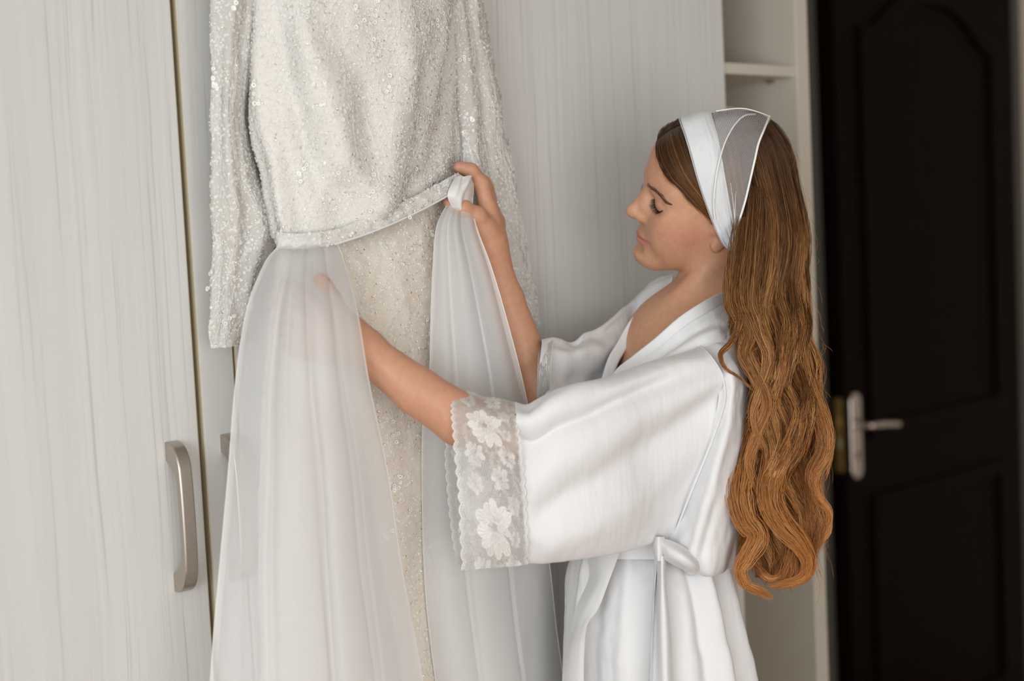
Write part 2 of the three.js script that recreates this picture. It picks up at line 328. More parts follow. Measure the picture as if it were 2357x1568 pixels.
// ---------------------------------------------------------------- the wardrobe
const wardrobe = thing('wardrobe', 'pale wood wardrobe with plain doors, nickel handles and an open end shelf', 'wardrobe', V3(0.14, 0, -0.3));
{
  const W0 = -0.98, W1 = 1.278, TOP = 2.42, DEEP = -0.6;
  part('plinth', box(W0 + 0.02, W1 - 0.02, 0, 0.075, DEEP + 0.02, -0.05), woodInner, wardrobe);
  part('side_panel', box(W0, W0 + 0.018, 0.075, TOP, DEEP, -0.019), woodMat, wardrobe);
  const end = part('side_panel', box(1.244, W1, 0.0, TOP, DEEP, 0.0, 0.002), woodInner, wardrobe, { label: 'cream end panel of the open shelf' });
  part('top_panel', box(W0, W1, TOP, TOP + 0.03, DEEP, 0.0), woodMat, wardrobe);
  part('bottom_panel', box(W0 + 0.018, 1.244, 0.075, 0.1, DEEP, -0.02), woodInner, wardrobe);
  part('back_panel', box(W0 + 0.018, 1.244, 0.1, TOP, DEEP, DEEP + 0.008), woodInner, wardrobe);
  for (const x of [-0.46, 0.066]) part('divider', box(x, x + 0.018, 0.1, TOP, DEEP + 0.008, -0.022), woodInner, wardrobe);
  part('divider', box(1.03, 1.057, 0.075, TOP, DEEP + 0.008, -0.019), woodInner, wardrobe);
  part('niche_back', box(1.057, 1.244, 0.1, TOP, -0.33, -0.32), woodInner, wardrobe);
  for (const y of [0.36, 1.838, 2.2]) {
    const s = part('shelf', box(1.0575, 1.2435, y, y + 0.019, -0.32, -0.006, 0.0015), woodInner, wardrobe);
for (const px of [1.237, 1.0645]) part('shelf_pin', new THREE.CylinderGeometry(0.0035, 0.0035, 0.014, 10).rotateZ(Math.PI / 2).translate(px, y - 0.0035, -0.055), nickel, s);
  }
  // doors, each with its beige edge bands and a bow handle
  const bow = new THREE.Shape();
  bow.moveTo(0, -0.0945); bow.bezierCurveTo(0.016, -0.0945, 0.029, -0.088, 0.0335, -0.066); bow.bezierCurveTo(0.037, -0.04, 0.037, 0.04, 0.0335, 0.066); bow.bezierCurveTo(0.029, 0.088, 0.016, 0.0945, 0, 0.0945);
  bow.lineTo(0, 0.073); bow.bezierCurveTo(0.012, 0.071, 0.022, 0.062, 0.0255, 0.05); bow.bezierCurveTo(0.029, 0.032, 0.029, -0.032, 0.0255, -0.05); bow.bezierCurveTo(0.022, -0.062, 0.012, -0.071, 0, -0.073);
  const door = (x0, x1, hx) => {
    const d = part('door', box(x0 + 0.0012, x1 - 0.0012, 0.085, TOP - 0.004, -0.018, 0, 0.0008), woodMat, wardrobe);
    for (const [a, b] of [[x0, x0 + 0.0014], [x1 - 0.0014, x1]]) part('edge_band', box(a, b, 0.085, TOP - 0.004, -0.018, -0.0009, 0.0003), edgeMat, d);
    if (hx === undefined) return;
    const h = new THREE.ExtrudeGeometry(bow, { depth: 0.0135, bevelEnabled: true, bevelSize: 0.0016, bevelThickness: 0.0022, bevelSegments: 3, curveSegments: 22 });
    h.rotateY(-Math.PI / 2).translate(hx + 0.0068, 1.2465, 0.0005);
    part('handle', h, nickel, d, { label: 'satin nickel bow handle' });
  };
  door(-0.955, -0.4535); door(-0.4505, 0.0445, 0.006); door(0.0515, 0.1005, 0.083); door(0.1032, 1.0565);
}
// ---------------------------------------------------------------- the wedding dress, hanging in front of the wardrobe
// a point seen at those photograph pixels, standing z metres out from the wardrobe front
function atz(px, py, z) {
  const d = at(px, py, 1).sub(camera.position), t = (z - camera.position.z) / d.z;
  return camera.position.clone().addScaledVector(d, t);
}
// closed tubes: normals away from the tube's own middle
function outward(g) {
  g.computeBoundingBox(); const p = g.attributes.position, n = g.attributes.normal, rows = new Map(), q = g.attributes.uv; let s = 0;
  for (let i = 0; i < p.count; i++) { const k = Math.round(q.getY(i) * 1000), r = rows.get(k) || [0, 0, 0, 0]; r[0] += p.getX(i); r[1] += p.getY(i); r[2] += p.getZ(i); r[3]++; rows.set(k, r); }
  for (let i = 0; i < p.count; i++) { const r = rows.get(Math.round(q.getY(i) * 1000)); s += (p.getX(i) - r[0] / r[3]) * n.getX(i) + (p.getZ(i) - r[2] / r[3]) * n.getZ(i) + (p.getY(i) - r[1] / r[3]) * n.getY(i); }
  if (s < 0) { const ix = g.index.array; for (let i = 0; i < ix.length; i += 3) { const t = ix[i]; ix[i] = ix[i + 1]; ix[i + 1] = t; } for (let i = 0; i < n.array.length; i++) n.array[i] *= -1; }
  return g;
}
function patchZ(net, nu, nv, opt = {}) {
  const f = (u, v) => atz(...cr(net.map((row) => cr(row, u, opt.closed)), v));
  const orient = opt.closed ? outward : facing, g = orient(gridMesh(nu, nv, f, opt.closed));
  if (opt.relief) {
    const p = g.attributes.position, n = g.attributes.normal, q = g.attributes.uv;
    for (let i = 0; i < p.count; i++) {
      const d = opt.relief(q.getX(i), q.getY(i), p.getX(i), p.getY(i), p.getZ(i));
      p.setXYZ(i, p.getX(i) + n.getX(i) * d, p.getY(i) + n.getY(i) * d, p.getZ(i) + n.getZ(i) * d);
    }
    seamNormals(g, nu, nv, opt.closed); orient(g);
  }
  return g;
}
const clothBump = dataTexture(512, 512, (u, v) => { const t = 0.5 + 0.25 * tileNoise(u, v, 60, 60, 21) + 0.2 * tileNoise(u, v, 150, 150, 22); return [t, t, t]; }, false);
const laceBaseTex = dataTexture(512, 512, (u, v) => {
  const a = tileNoise(u, v, 9, 7, 23), b = tileNoise(u, v, 40, 34, 24), c = tileNoise(u, v, 130, 120, 25), t = 0.5 + 0.24 * a + 0.25 * b + 0.25 * c;
  return [0.872 + 0.06 * t, 0.854 + 0.07 * t, 0.824 + 0.085 * t];
});
laceBaseTex.repeat.set(2, 3); 
const beadedMat = new THREE.MeshPhysicalMaterial({ name: 'beaded_ivory_tulle', map: laceBaseTex, bumpMap: clothBump, bumpScale: 0.0005, roughness: 0.7, side: THREE.DoubleSide });
const sheathMat = beadedMat.clone(); sheathMat.name = 'beaded_nude_tulle'; sheathMat.color.setRGB(0.97, 0.915, 0.85);
const sheerBeaded = new THREE.MeshPhysicalMaterial({ name: 'sheer_beaded_tulle', map: laceBaseTex, bumpMap: clothBump, bumpScale: 0.0005, roughness: 0.75, side: THREE.DoubleSide, transparent: true, opacity: 0.72 });
const tulleMat = (o) => new THREE.MeshPhysicalMaterial({ name: 'white_tulle', color: lin(0.93, 0.93, 0.93), roughness: 0.9, side: THREE.DoubleSide, transparent: true, opacity: o, transmission: 0.2, thickness: 0, sheen: 0.3, sheenColor: lin(1, 1, 1), sheenRoughness: 0.5 });
const satinMat = new THREE.MeshPhysicalMaterial({ name: 'ivory_satin', color: lin(0.80, 0.79, 0.77), roughness: 0.38, sheen: 0.4, sheenColor: lin(1, 1, 1), side: THREE.DoubleSide });
const threadMat = new THREE.MeshPhysicalMaterial({ name: 'white_embroidery_thread', color: lin(0.93, 0.925, 0.90), roughness: 0.5 });
const pearlSequin = new THREE.MeshPhysicalMaterial({ name: 'pearl_sequin', color: lin(0.94, 0.93, 0.90), roughness: 0.2, clearcoat: 1, clearcoatRoughness: 0.05, side: THREE.DoubleSide, iridescence: 0.35, iridescenceIOR: 1.4, iridescenceThicknessRange: [200, 420] });
const mirrorSequin = new THREE.MeshStandardMaterial({ name: 'silver_sequin', color: lin(0.92, 0.88, 0.80), metalness: 1, roughness: 0.2, side: THREE.DoubleSide });

const dress = thing('wedding_dress', 'sequined white wedding dress with sheer tulle overskirt hanging against the wardrobe', 'dress', V3(0.28, 0, 0.1));
const folds = (list) => (u, v) => { let s = 0; for (const [u0, u1, v0, v1, w, h] of list) { const t = clamp((v - v0) / (v1 - v0)), c = mixf(u0, u1, t); s += h * gauss(u - c, w) * smooth(v0 - 0.12, v0 + 0.1, v) * (1 - smooth(v1 - 0.1, v1 + 0.12, v)); } return s; };
const beaded = [];   // surfaces that carry sequins: [geometry, count of small, count of large, parent]

// bodice: front from the shoulders to the waist, turned back at both sides
const bodiceF = folds([[0.30, 0.47, 0.35, 0.80, 0.035, 0.013], [0.40, 0.56, 0.45, 0.95, 0.05, 0.010], [0.17, 0.24, 0.3, 0.98, 0.03, 0.008], [0.66, 0.54, 0.35, 0.95, 0.045, 0.012], [0.84, 0.66, 0.40, 0.9, 0.035, -0.010], [0.78, 0.70, 0.35, 0.8, 0.03, 0.007], [0.14, 0.13, 0.6, 1.0, 0.018, 0.007], [0.23, 0.25, 0.72, 1.0, 0.02, 0.006], [0.92, 0.93, 0.4, 1.0, 0.02, 0.005], [0.27, 0.36, 0.4, 0.75, 0.025, -0.008]]);
const bodice = patchZ([
  [[640, -330, 0.03], [655, -335, 0.07], [740, -320, 0.095], [840, -300, 0.10], [930, -315, 0.09], [1010, -340, 0.07], [1030, -335, 0.03]],
  [[600, -180, 0.03], [615, -180, 0.085], [720, -170, 0.125], [840, -165, 0.135], [950, -170, 0.125], [1050, -180, 0.08], [1062, -180, 0.03]],
  [[585, 0, 0.03], [600, 0, 0.09], [710, 0, 0.135], [830, 0, 0.15], [950, 0, 0.135], [1048, 0, 0.085], [1058, 0, 0.03]],
  [[570, 180, 0.03], [585, 180, 0.09], [700, 180, 0.135], [830, 180, 0.15], [945, 180, 0.135], [1044, 180, 0.085], [1054, 180, 0.03]],
  [[588, 330, 0.03], [604, 330, 0.09], [705, 340, 0.13], [830, 345, 0.14], [945, 345, 0.13], [1040, 330, 0.085], [1050, 330, 0.03]],
  [[618, 440, 0.03], [626, 440, 0.085], [710, 450, 0.125], [830, 450, 0.13], [945, 430, 0.125], [1034, 400, 0.085], [1046, 400, 0.03]],
  [[630, 545, 0.03], [638, 548, 0.085], [715, 556, 0.12], [830, 540, 0.122], [945, 490, 0.12], [1035, 440, 0.085], [1046, 430, 0.03]],
], 150, 190, { relief: (u, v, x, y, z) => 1.35 * bodiceF(u, v) + 0.0035 * noise3(x * 16, y * 9, 3) + 0.0004 * noise3(x * 60, y * 40, 8) });
part('bodice', bodice, beadedMat, dress); beaded.push([bodice, 15000, 420]);
part('bodice_back', patchZ([
  [[640, -330, 0.03], [740, -320, 0.012], [930, -315, 0.012], [1030, -335, 0.03]], [[585, 0, 0.03], [710, 0, 0.01], [950, 0, 0.01], [1058, 0, 0.03]], [[570, 180, 0.03], [700, 180, 0.01], [945, 180, 0.01], [1054, 180, 0.03]],
  [[630, 545, 0.03], [715, 556, 0.01], [945, 500, 0.01], [1046, 430, 0.03]]], 40, 40), beadedMat, dress);
// sleeves hang at both sides: closed flattened tubes of sheer beaded tulle
function sleeve(rows, nu, nv, relief, count, big) {
  const net = rows.map(([xl, yl, xr, yr, z, t]) => { const P = (s, k) => [mixf(xl, xr, s), mixf(yl, yr, s), z + k * t]; return [P(0, 0), P(0.16, 0.8), P(0.5, 1), P(0.84, 0.8), P(1, 0), P(0.84, -0.8), P(0.5, -1), P(0.16, -0.8)]; });
  const g = patchZ(net, nu, nv, { closed: true, relief });
  const m = part('sleeve', g, sheerBeaded, dress); beaded.push([g, count, big]);
  return m;
}
const leftF = folds([[0.10, 0.07, 0, 1, 0.025, 0.007], [0.22, 0.2, 0, 0.7, 0.03, 0.009], [0.33, 0.3, 0.1, 0.6, 0.02, -0.007], [0.28, 0.36, 0.3, 0.9, 0.025, 0.006], [0.16, 0.15, 0.4, 1, 0.02, -0.005]]);
sleeve([
  [520, -300, 640, -310, 0.05, 0.03], [494, -120, 612, -120, 0.055, 0.034], [490, 0, 602, 0, 0.055, 0.036], [490, 150, 580, 150, 0.055, 0.034], [490, 280, 566, 270, 0.055, 0.03], [490, 420, 592, 400, 0.055, 0.03], [491, 540, 634, 530, 0.05, 0.03], [491, 640, 596, 640, 0.045, 0.026], [491, 730, 574, 730, 0.042, 0.022], [492, 801, 556, 795, 0.04, 0.018]],
120, 170, (u, v, x, y, z) => leftF(u, v) + 0.003 * noise3(x * 30, y * 10, 5) + 0.001 * noise3(x * 90, y * 60, 2), 8000, 320);
const rightF = folds([[0.2, 0.2, 0, 0.9, 0.03, 0.008], [0.32, 0.3, 0, 0.8, 0.025, -0.006], [0.12, 0.16, 0.1, 0.9, 0.02, 0.005]]);
sleeve([
  [1000, -320, 1085, -300, 0.045, 0.028], [1010, -120, 1105, -120, 0.045, 0.03], [1030, 0, 1112, 0, 0.045, 0.03], [1040, 150, 1136, 140, 0.045, 0.03], [1045, 300, 1160, 290, 0.045, 0.03], [1060, 430, 1184, 420, 0.045, 0.028], [1095, 550, 1208, 540, 0.042, 0.025], [1140, 660, 1226, 645, 0.04, 0.02], [1180, 730, 1240, 725, 0.038, 0.016], [1200, 765, 1244, 752, 0.036, 0.012]],
100, 150, (u, v, x, y, z) => rightF(u, v) + 0.003 * noise3(x * 30, y * 10, 15) + 0.001 * noise3(x * 90, y * 60, 12), 7500, 320);
// sheath skirt under the tulle, down to the floor
const sheathF = folds([[0.35, 0.3, 0, 1, 0.05, 0.006], [0.62, 0.6, 0, 1, 0.06, 0.006], [0.5, 0.48, 0.2, 1, 0.03, -0.006]]);
const floorPx = 3560;
const sheath = patchZ([
  [[636, 545, 0.03], [650, 545, 0.07], [730, 545, 0.10], [840, 530, 0.108], [960, 480, 0.10], [1040, 430, 0.07], [1048, 430, 0.03]],
  [[620, 760, 0.03], [640, 760, 0.09], [740, 760, 0.125], [860, 755, 0.13], [975, 745, 0.12], [1075, 740, 0.08], [1090, 740, 0.03]],
  [[600, 1050, 0.03], [622, 1050, 0.1], [740, 1050, 0.14], [880, 1050, 0.15], [1000, 1045, 0.135], [1110, 1040, 0.09], [1130, 1040, 0.03]],
  [[600, 1568, 0.03], [630, 1568, 0.1], [760, 1568, 0.145], [910, 1568, 0.155], [1050, 1560, 0.14], [1180, 1550, 0.09], [1200, 1550, 0.03]],
  [[640, floorPx, 0.03], [680, floorPx, 0.12], [850, floorPx - 40, 0.18], [1020, floorPx - 140, 0.19], [1180, floorPx - 300, 0.17], [1340, floorPx - 440, 0.11], [1370, floorPx - 480, 0.03]],
], 140, 220, { relief: (u, v, x, y, z) => sheathF(u, v) + 0.003 * noise3(x * 14, y * 6, 31) + 0.001 * noise3(x * 60, y * 50, 38) });
part('sheath_skirt', sheath, sheathMat, dress); beaded.push([sheath, 42000, 700]);

// tulle overskirt: two pleated panels, each of two sheer layers
function tulle(rows, nu, nv, pleats, fold, deep, seed, layer) {
  const net = (v) => cr(rows, v);
  return facing(gridMesh(nu, nv, (u, v) => {
    const [xl, yl, zl, xr, yr, zr, bulge] = net(v), open = smooth(0, 0.1, v), k = Math.PI * 2 * pleats, ph = seed + 1.3 * noise3(u * 2.2, v * 1.1, seed) + layer * 0.9;
    let w = u + (fold * open * (0.75 + 0.6 * noise3(u * 3, v * 0.7, seed + 4)) * Math.sin(k * u + ph)) / k;
    w = mixf(u, w, smooth(0, 0.06, u) * smooth(0, 0.06, 1 - u));
    const z = mixf(zl, zr, w) + bulge * Math.sin(Math.PI * clamp(w)) + deep * (0.35 + open) * Math.cos(k * u + ph) * (0.7 + 0.5 * noise3(u * 4, v, seed + 9)) - layer * 0.012;
    return atz(mixf(xl, xr, w), mixf(yl, yr, w), Math.max(z, 0.012));
  }));
}
const hemTube = (g, nu, nv, col, r) => { const p = g.attributes.position, pts = []; for (let j = 0; j <= nv; j += 3) { const k = j * (nu + 1) + col; pts.push(V3(p.getX(k), p.getY(k), p.getZ(k))); } return tube(pts, r, 5, pts.length * 2); };
const leftRows = [
  [640, 566, 0.115, 776, 558, 0.13, 0.012], [606, 612, 0.12, 793, 606, 0.15, 0.03], [566, 720, 0.13, 822, 716, 0.225, 0.05], [541, 890, 0.13, 850, 884, 0.25, 0.06], [525, 1090, 0.135, 892, 1086, 0.225, 0.06], [506, 1300, 0.14, 923, 1298, 0.22, 0.06], [484, 1568, 0.15, 972, 1566, 0.22, 0.06], [440, 2300, 0.16, 1090, 2280, 0.23, 0.07], [460, 3420, 0.17, 1250, 3080, 0.24, 0.09]];
const rightRows = [
  [1040, 452, 0.125, 1086, 440, 0.12, 0.004], [1006, 520, 0.135, 1094, 512, 0.15, 0.008], [998, 620, 0.145, 1130, 612, 0.172, 0.012], [994, 730, 0.155, 1163, 722, 0.182, 0.014], [988, 880, 0.16, 1202, 872, 0.182, 0.016], [972, 1000, 0.16, 1224, 990, 0.17, 0.02], [976, 1300, 0.16, 1264, 1290, 0.14, 0.03], [1003, 1568, 0.16, 1296, 1556, 0.13, 0.04], [1090, 2200, 0.16, 1400, 2180, 0.13, 0.05], [1190, 3080, 0.17, 1560, 2780, 0.14, 0.06]];
const leftOuter = tulle(leftRows, 200, 200, 4, 1.5, 0.006, 1.7, 0), leftInner = tulle(leftRows, 160, 160, 4, 1.3, 0.004, 5.1, 1.4);
const rightOuter = tulle(rightRows, 160, 190, 3, 1.5, 0.0035, 3.3, 0), rightInner = tulle(rightRows, 130, 150, 3, 1.3, 0.003, 8.2, 1.0);
const sheerOut = tulleMat(0.46), sheerIn = tulleMat(0.48);
const leftHem = hemTube(leftOuter, 200, 200, 200, 0.00045), rightHem = hemTube(rightOuter, 160, 190, 0, 0.00045), rightHem2 = hemTube(rightOuter, 160, 190, 160, 0.00045), leftHem2 = hemTube(leftOuter, 200, 200, 0, 0.0004);
const leftPanel = part('tulle_panel', leftOuter, sheerOut, dress, { label: 'sheer white tulle panel gathered over her hand' });
part('tulle_lining', leftInner, sheerIn, leftPanel); part('rolled_hem', leftHem, threadMat, leftPanel); part('rolled_hem', leftHem2, threadMat, leftPanel);
const rightPanel = part('tulle_panel', rightOuter, sheerOut, dress, { label: 'sheer white tulle panel held up at the waist' });
part('tulle_lining', rightInner, sheerIn, rightPanel); part('rolled_hem', rightHem, threadMat, rightPanel); part('rolled_hem', rightHem2, threadMat, rightPanel);

// waistband of the overskirt: beaded, lifted at one end, its satin lining turned out in her fingers
const band = patchZ([
  [[634, 537, 0.100], [645, 536, 0.114], [700, 537, 0.132], [765, 530, 0.136], [830, 506, 0.138], [900, 478, 0.138], [965, 446, 0.133], [1020, 416, 0.125], [1052, 398, 0.115]],
  [[634, 553, 0.100], [645, 553, 0.116], [700, 555, 0.135], [765, 548, 0.140], [835, 524, 0.142], [905, 495, 0.142], [970, 463, 0.138], [1030, 432, 0.130], [1066, 406, 0.120]],
  [[636, 570, 0.100], [646, 571, 0.115], [700, 572, 0.134], [772, 562, 0.139], [840, 539, 0.142], [910, 511, 0.142], [975, 480, 0.139], [1040, 445, 0.133], [1082, 410, 0.123]],
], 130, 16, { relief: (u, v, x, y, z) => 0.0014 * noise3(x * 50, y * 50, 4) + 0.0010 * Math.sin(Math.PI * v) });
beaded.push([band, 420, 10]);
const bandMesh = part('waistband', band, beadedMat, dress, { label: 'beaded waistband lifted at one end' });
const piping = []; for (const q of [[770, 563, 0.139], [840, 540, 0.143], [910, 512, 0.144], [975, 481, 0.141], [1038, 446, 0.136], [1066, 424, 0.131], [1084, 408, 0.124]]) piping.push(atz(...q));
part('satin_piping', tube(piping, 0.0014, 8, 40), satinMat, bandMesh);
const lining = patchZ([
  [[1048, 408, 0.128], [1064, 404, 0.136], [1082, 408, 0.132], [1091, 424, 0.12]],
  [[1036, 430, 0.138], [1058, 428, 0.146], [1080, 426, 0.14], [1091, 440, 0.122]],
  [[1030, 452, 0.14], [1052, 456, 0.146], [1076, 458, 0.14], [1089, 462, 0.122]],
  [[1040, 478, 0.132], [1056, 486, 0.136], [1074, 490, 0.13], [1086, 486, 0.118]]], 40, 40, { relief: (u, v) => 0.004 * gauss(u - 0.62 + 0.25 * v, 0.06) - 0.003 * gauss(u - 0.4 - 0.2 * v, 0.08) });
part('satin_lining', lining, satinMat, bandMesh);

// raised embroidery: feathery sprigs in white thread
{
  const tubes = [];
  const sprigs = (g, nu, nv, count, len, seed, uLo = 0.05, uHi = 0.95, bias = 0) => {
    const r = randomFrom(seed), p = g.attributes.position, nn = g.attributes.normal;
    const on = (u, v) => { const i = clamp(Math.round(u * nu), 0, nu), j = clamp(Math.round(v * nv), 0, nv), k = j * (nu + 1) + i; return V3(p.getX(k) + nn.getX(k) * 0.0005, p.getY(k) + nn.getY(k) * 0.0005, p.getZ(k) + nn.getZ(k) * 0.0005); };
    const smoothOn = (u, v) => { const fu = clamp(u) * nu, fv = clamp(v) * nv, i = Math.min(nu - 1, Math.floor(fu)), j = Math.min(nv - 1, Math.floor(fv)), a = fu - i, b = fv - j; return on(i / nu, j / nv).multiplyScalar((1 - a) * (1 - b)).addScaledVector(on((i + 1) / nu, j / nv), a * (1 - b)).addScaledVector(on(i / nu, (j + 1) / nv), (1 - a) * b).addScaledVector(on((i + 1) / nu, (j + 1) / nv), a * b); };
    for (let s = 0; s < count; s++) {
      const u0 = mixf(uLo, uHi, r()), v0 = r() * 0.9, dir = (r() - 0.5) * 0.5 + bias, L = len * (0.5 + r()), curve = (r() - 0.5) * 1.6, stem = [];
      for (let i = 0; i <= 7; i++) { const t = i / 7; stem.push(smoothOn(u0 + dir * L * t * 1.6 + curve * L * t * t * 0.6, v0 + L * t)); }
      tubes.push(tube(stem, (t) => 0.0005 * (1 - 0.4 * t), 4, 12));
      for (let i = 1; i < 7; i++) for (const side of [-1, 1]) {
        if (r() < 0.25) continue; const t = i / 7, bu = u0 + dir * L * t * 1.6 + curve * L * t * t * 0.6, bv = v0 + L * t, l = L * 0.32 * (1 - 0.5 * t), leaf = [];
        for (let k = 0; k <= 3; k++) { const q = k / 3; leaf.push(smoothOn(bu + side * l * q * (1.1 - 0.4 * q), bv - l * 0.15 * q + l * q * q * 0.9)); }
        tubes.push(tube(leaf, (q) => 0.00055 * (1 - 0.6 * q), 4, 6));
      }
    }
  };
  sprigs(bodice, 150, 190, 70, 0.16, 5); sprigs(beaded[1][0], 120, 170, 46, 0.15, 6, 0.02, 0.48); sprigs(beaded[2][0], 100, 150, 46, 0.2, 7, 0.02, 0.48); sprigs(sheath, 140, 220, 60, 0.06, 8);
  const g = mergeGeometries(tubes);
  const m = new THREE.Mesh(g, threadMat); m.name = 'embroidery'; m.userData = { kind: 'stuff', label: 'feathery white thread embroidery' }; m.castShadow = m.receiveShadow = true; dress.add(m);
}

// sequins and beads: real rings sewn on the surfaces, too many to tell apart one by one
{
  const ring = (r, hole, n) => { const g = new THREE.LatheGeometry([new THREE.Vector2(hole, 0), new THREE.Vector2(hole + (r - hole) * 0.4, -0.00022), new THREE.Vector2(r, 0.00012)], n); return g.rotateX(Math.PI / 2); };
  const bead = new THREE.CylinderGeometry(0.00045, 0.00045, 0.0021, 6).rotateZ(Math.PI / 2);
  const small = [], large = [], silver = [], beads = [];
  const M = new THREE.Matrix4(), q = new THREE.Quaternion(), e = new THREE.Euler(), Z = V3(0, 0, 1), n = V3(0, 0, 0), p = V3(0, 0, 0);
  dress.updateMatrixWorld(); const inv = dress.matrixWorld.clone().invert();
  for (const [g, count, big] of beaded) {
    const P = g.attributes.position, N = g.attributes.normal, ix = g.index.array, tri = ix.length / 3, sum = new Float32Array(tri);
    const a = V3(), b = V3(), c = V3(); let total = 0;
    const world = (k, t) => t.fromBufferAttribute(P, k);
    for (let i = 0; i < tri; i++) { world(ix[i * 3], a); world(ix[i * 3 + 1], b); world(ix[i * 3 + 2], c); total += b.sub(a).cross(c.sub(a)).length(); sum[i] = total; }
    const pick = () => {
      const w = rnd() * total; let lo = 0, hi = tri - 1; while (lo < hi) { const m = lo + hi >> 1; if (sum[m] < w) lo = m + 1; else hi = m; }
      let s = rnd(), t = rnd(); if (s + t > 1) { s = 1 - s; t = 1 - t; }
      const i0 = ix[lo * 3], i1 = ix[lo * 3 + 1], i2 = ix[lo * 3 + 2];
      p.set(0, 0, 0).addScaledVector(world(i0, a), 1 - s - t).addScaledVector(world(i1, b), s).addScaledVector(world(i2, c), t);
      n.fromBufferAttribute(N, i0).normalize();
    };
    const put = (list, size, tilt) => {
      q.setFromUnitVectors(Z, n); e.set((rnd() - 0.5) * tilt, (rnd() - 0.5) * tilt, rnd() * 6.28);
      q.multiply(new THREE.Quaternion().setFromEuler(e));
      list.push(M.compose(p.clone().addScaledVector(n, 0.0009), q, V3(size, size, size)).clone());
    };
    for (let i = 0; i < count; i++) { pick(); const k = rnd(); put(k < 0.52 ? small : k < 0.62 ? silver : beads, 0.8 + rnd() * 0.6, 0.8); }
    for (let i = 0; i < big;) {   // large sequins come in loose clusters
      pick(); const c0 = p.clone(), n0 = n.clone(), m = 2 + Math.floor(rnd() * 7), t1 = V3(0, 1, 0).cross(n0).normalize(), t2 = n0.clone().cross(t1);
      for (let k = 0; k < m; k++, i++) { const r1 = (rnd() - 0.5) * 0.016, r2 = (rnd() - 0.5) * 0.03; p.copy(c0).addScaledVector(t1, r1).addScaledVector(t2, r2).addScaledVector(n0, 0.001); n.copy(n0); put(large, 0.75 + rnd() * 0.5, 0.5); }
    }
  }
  const scatter = (name, geo, mat, list, label) => {
    const m = new THREE.InstancedMesh(geo, mat, list.length); m.name = name; m.userData = { kind: 'stuff', label };
    list.forEach((x, i) => m.setMatrixAt(i, x)); m.castShadow = m.receiveShadow = true; dress.add(m);
  };
  scatter('ring_sequins', ring(0.00135, 0.00055, 10), pearlSequin, small, 'small pearl ring sequins');
  scatter('silver_sequins', ring(0.00105, 0.0004, 8), mirrorSequin, silver, 'small silver sequins');
  scatter('cup_sequins', ring(0.0026, 0.0008, 14), pearlSequin, large, 'larger white cup sequins');
  scatter('bugle_beads', bead, pearlSequin, beads, 'clear bugle beads');
}

// ---------------------------------------------------------------- the person
const HEAD = { at: at(1631.3, 479.9, 2.011), m: new THREE.Matrix4() };
{
  const rz = new THREE.Matrix4().makeRotationZ(-3.8 * D2R), rx = new THREE.Matrix4().makeRotationX(28.5 * D2R), ry = new THREE.Matrix4().makeRotationY(8.3 * D2R);
  HEAD.m.copy(camRot).multiply(rz).multiply(rx).multiply(ry).setPosition(HEAD.at);
  HEAD.inv = HEAD.m.clone().invert();
}
const H = (x, y, z) => V3(x, y, z).applyMatrix4(HEAD.m);   // head's own axes: face towards -x, y up, z her left
const person = thing('person', 'person in a white lace-cuffed robe and sheer headscarf lifting the dress tulle', 'person', V3(at(1510, 1300, 2.02).x, 0, at(1510, 1300, 2.02).z));

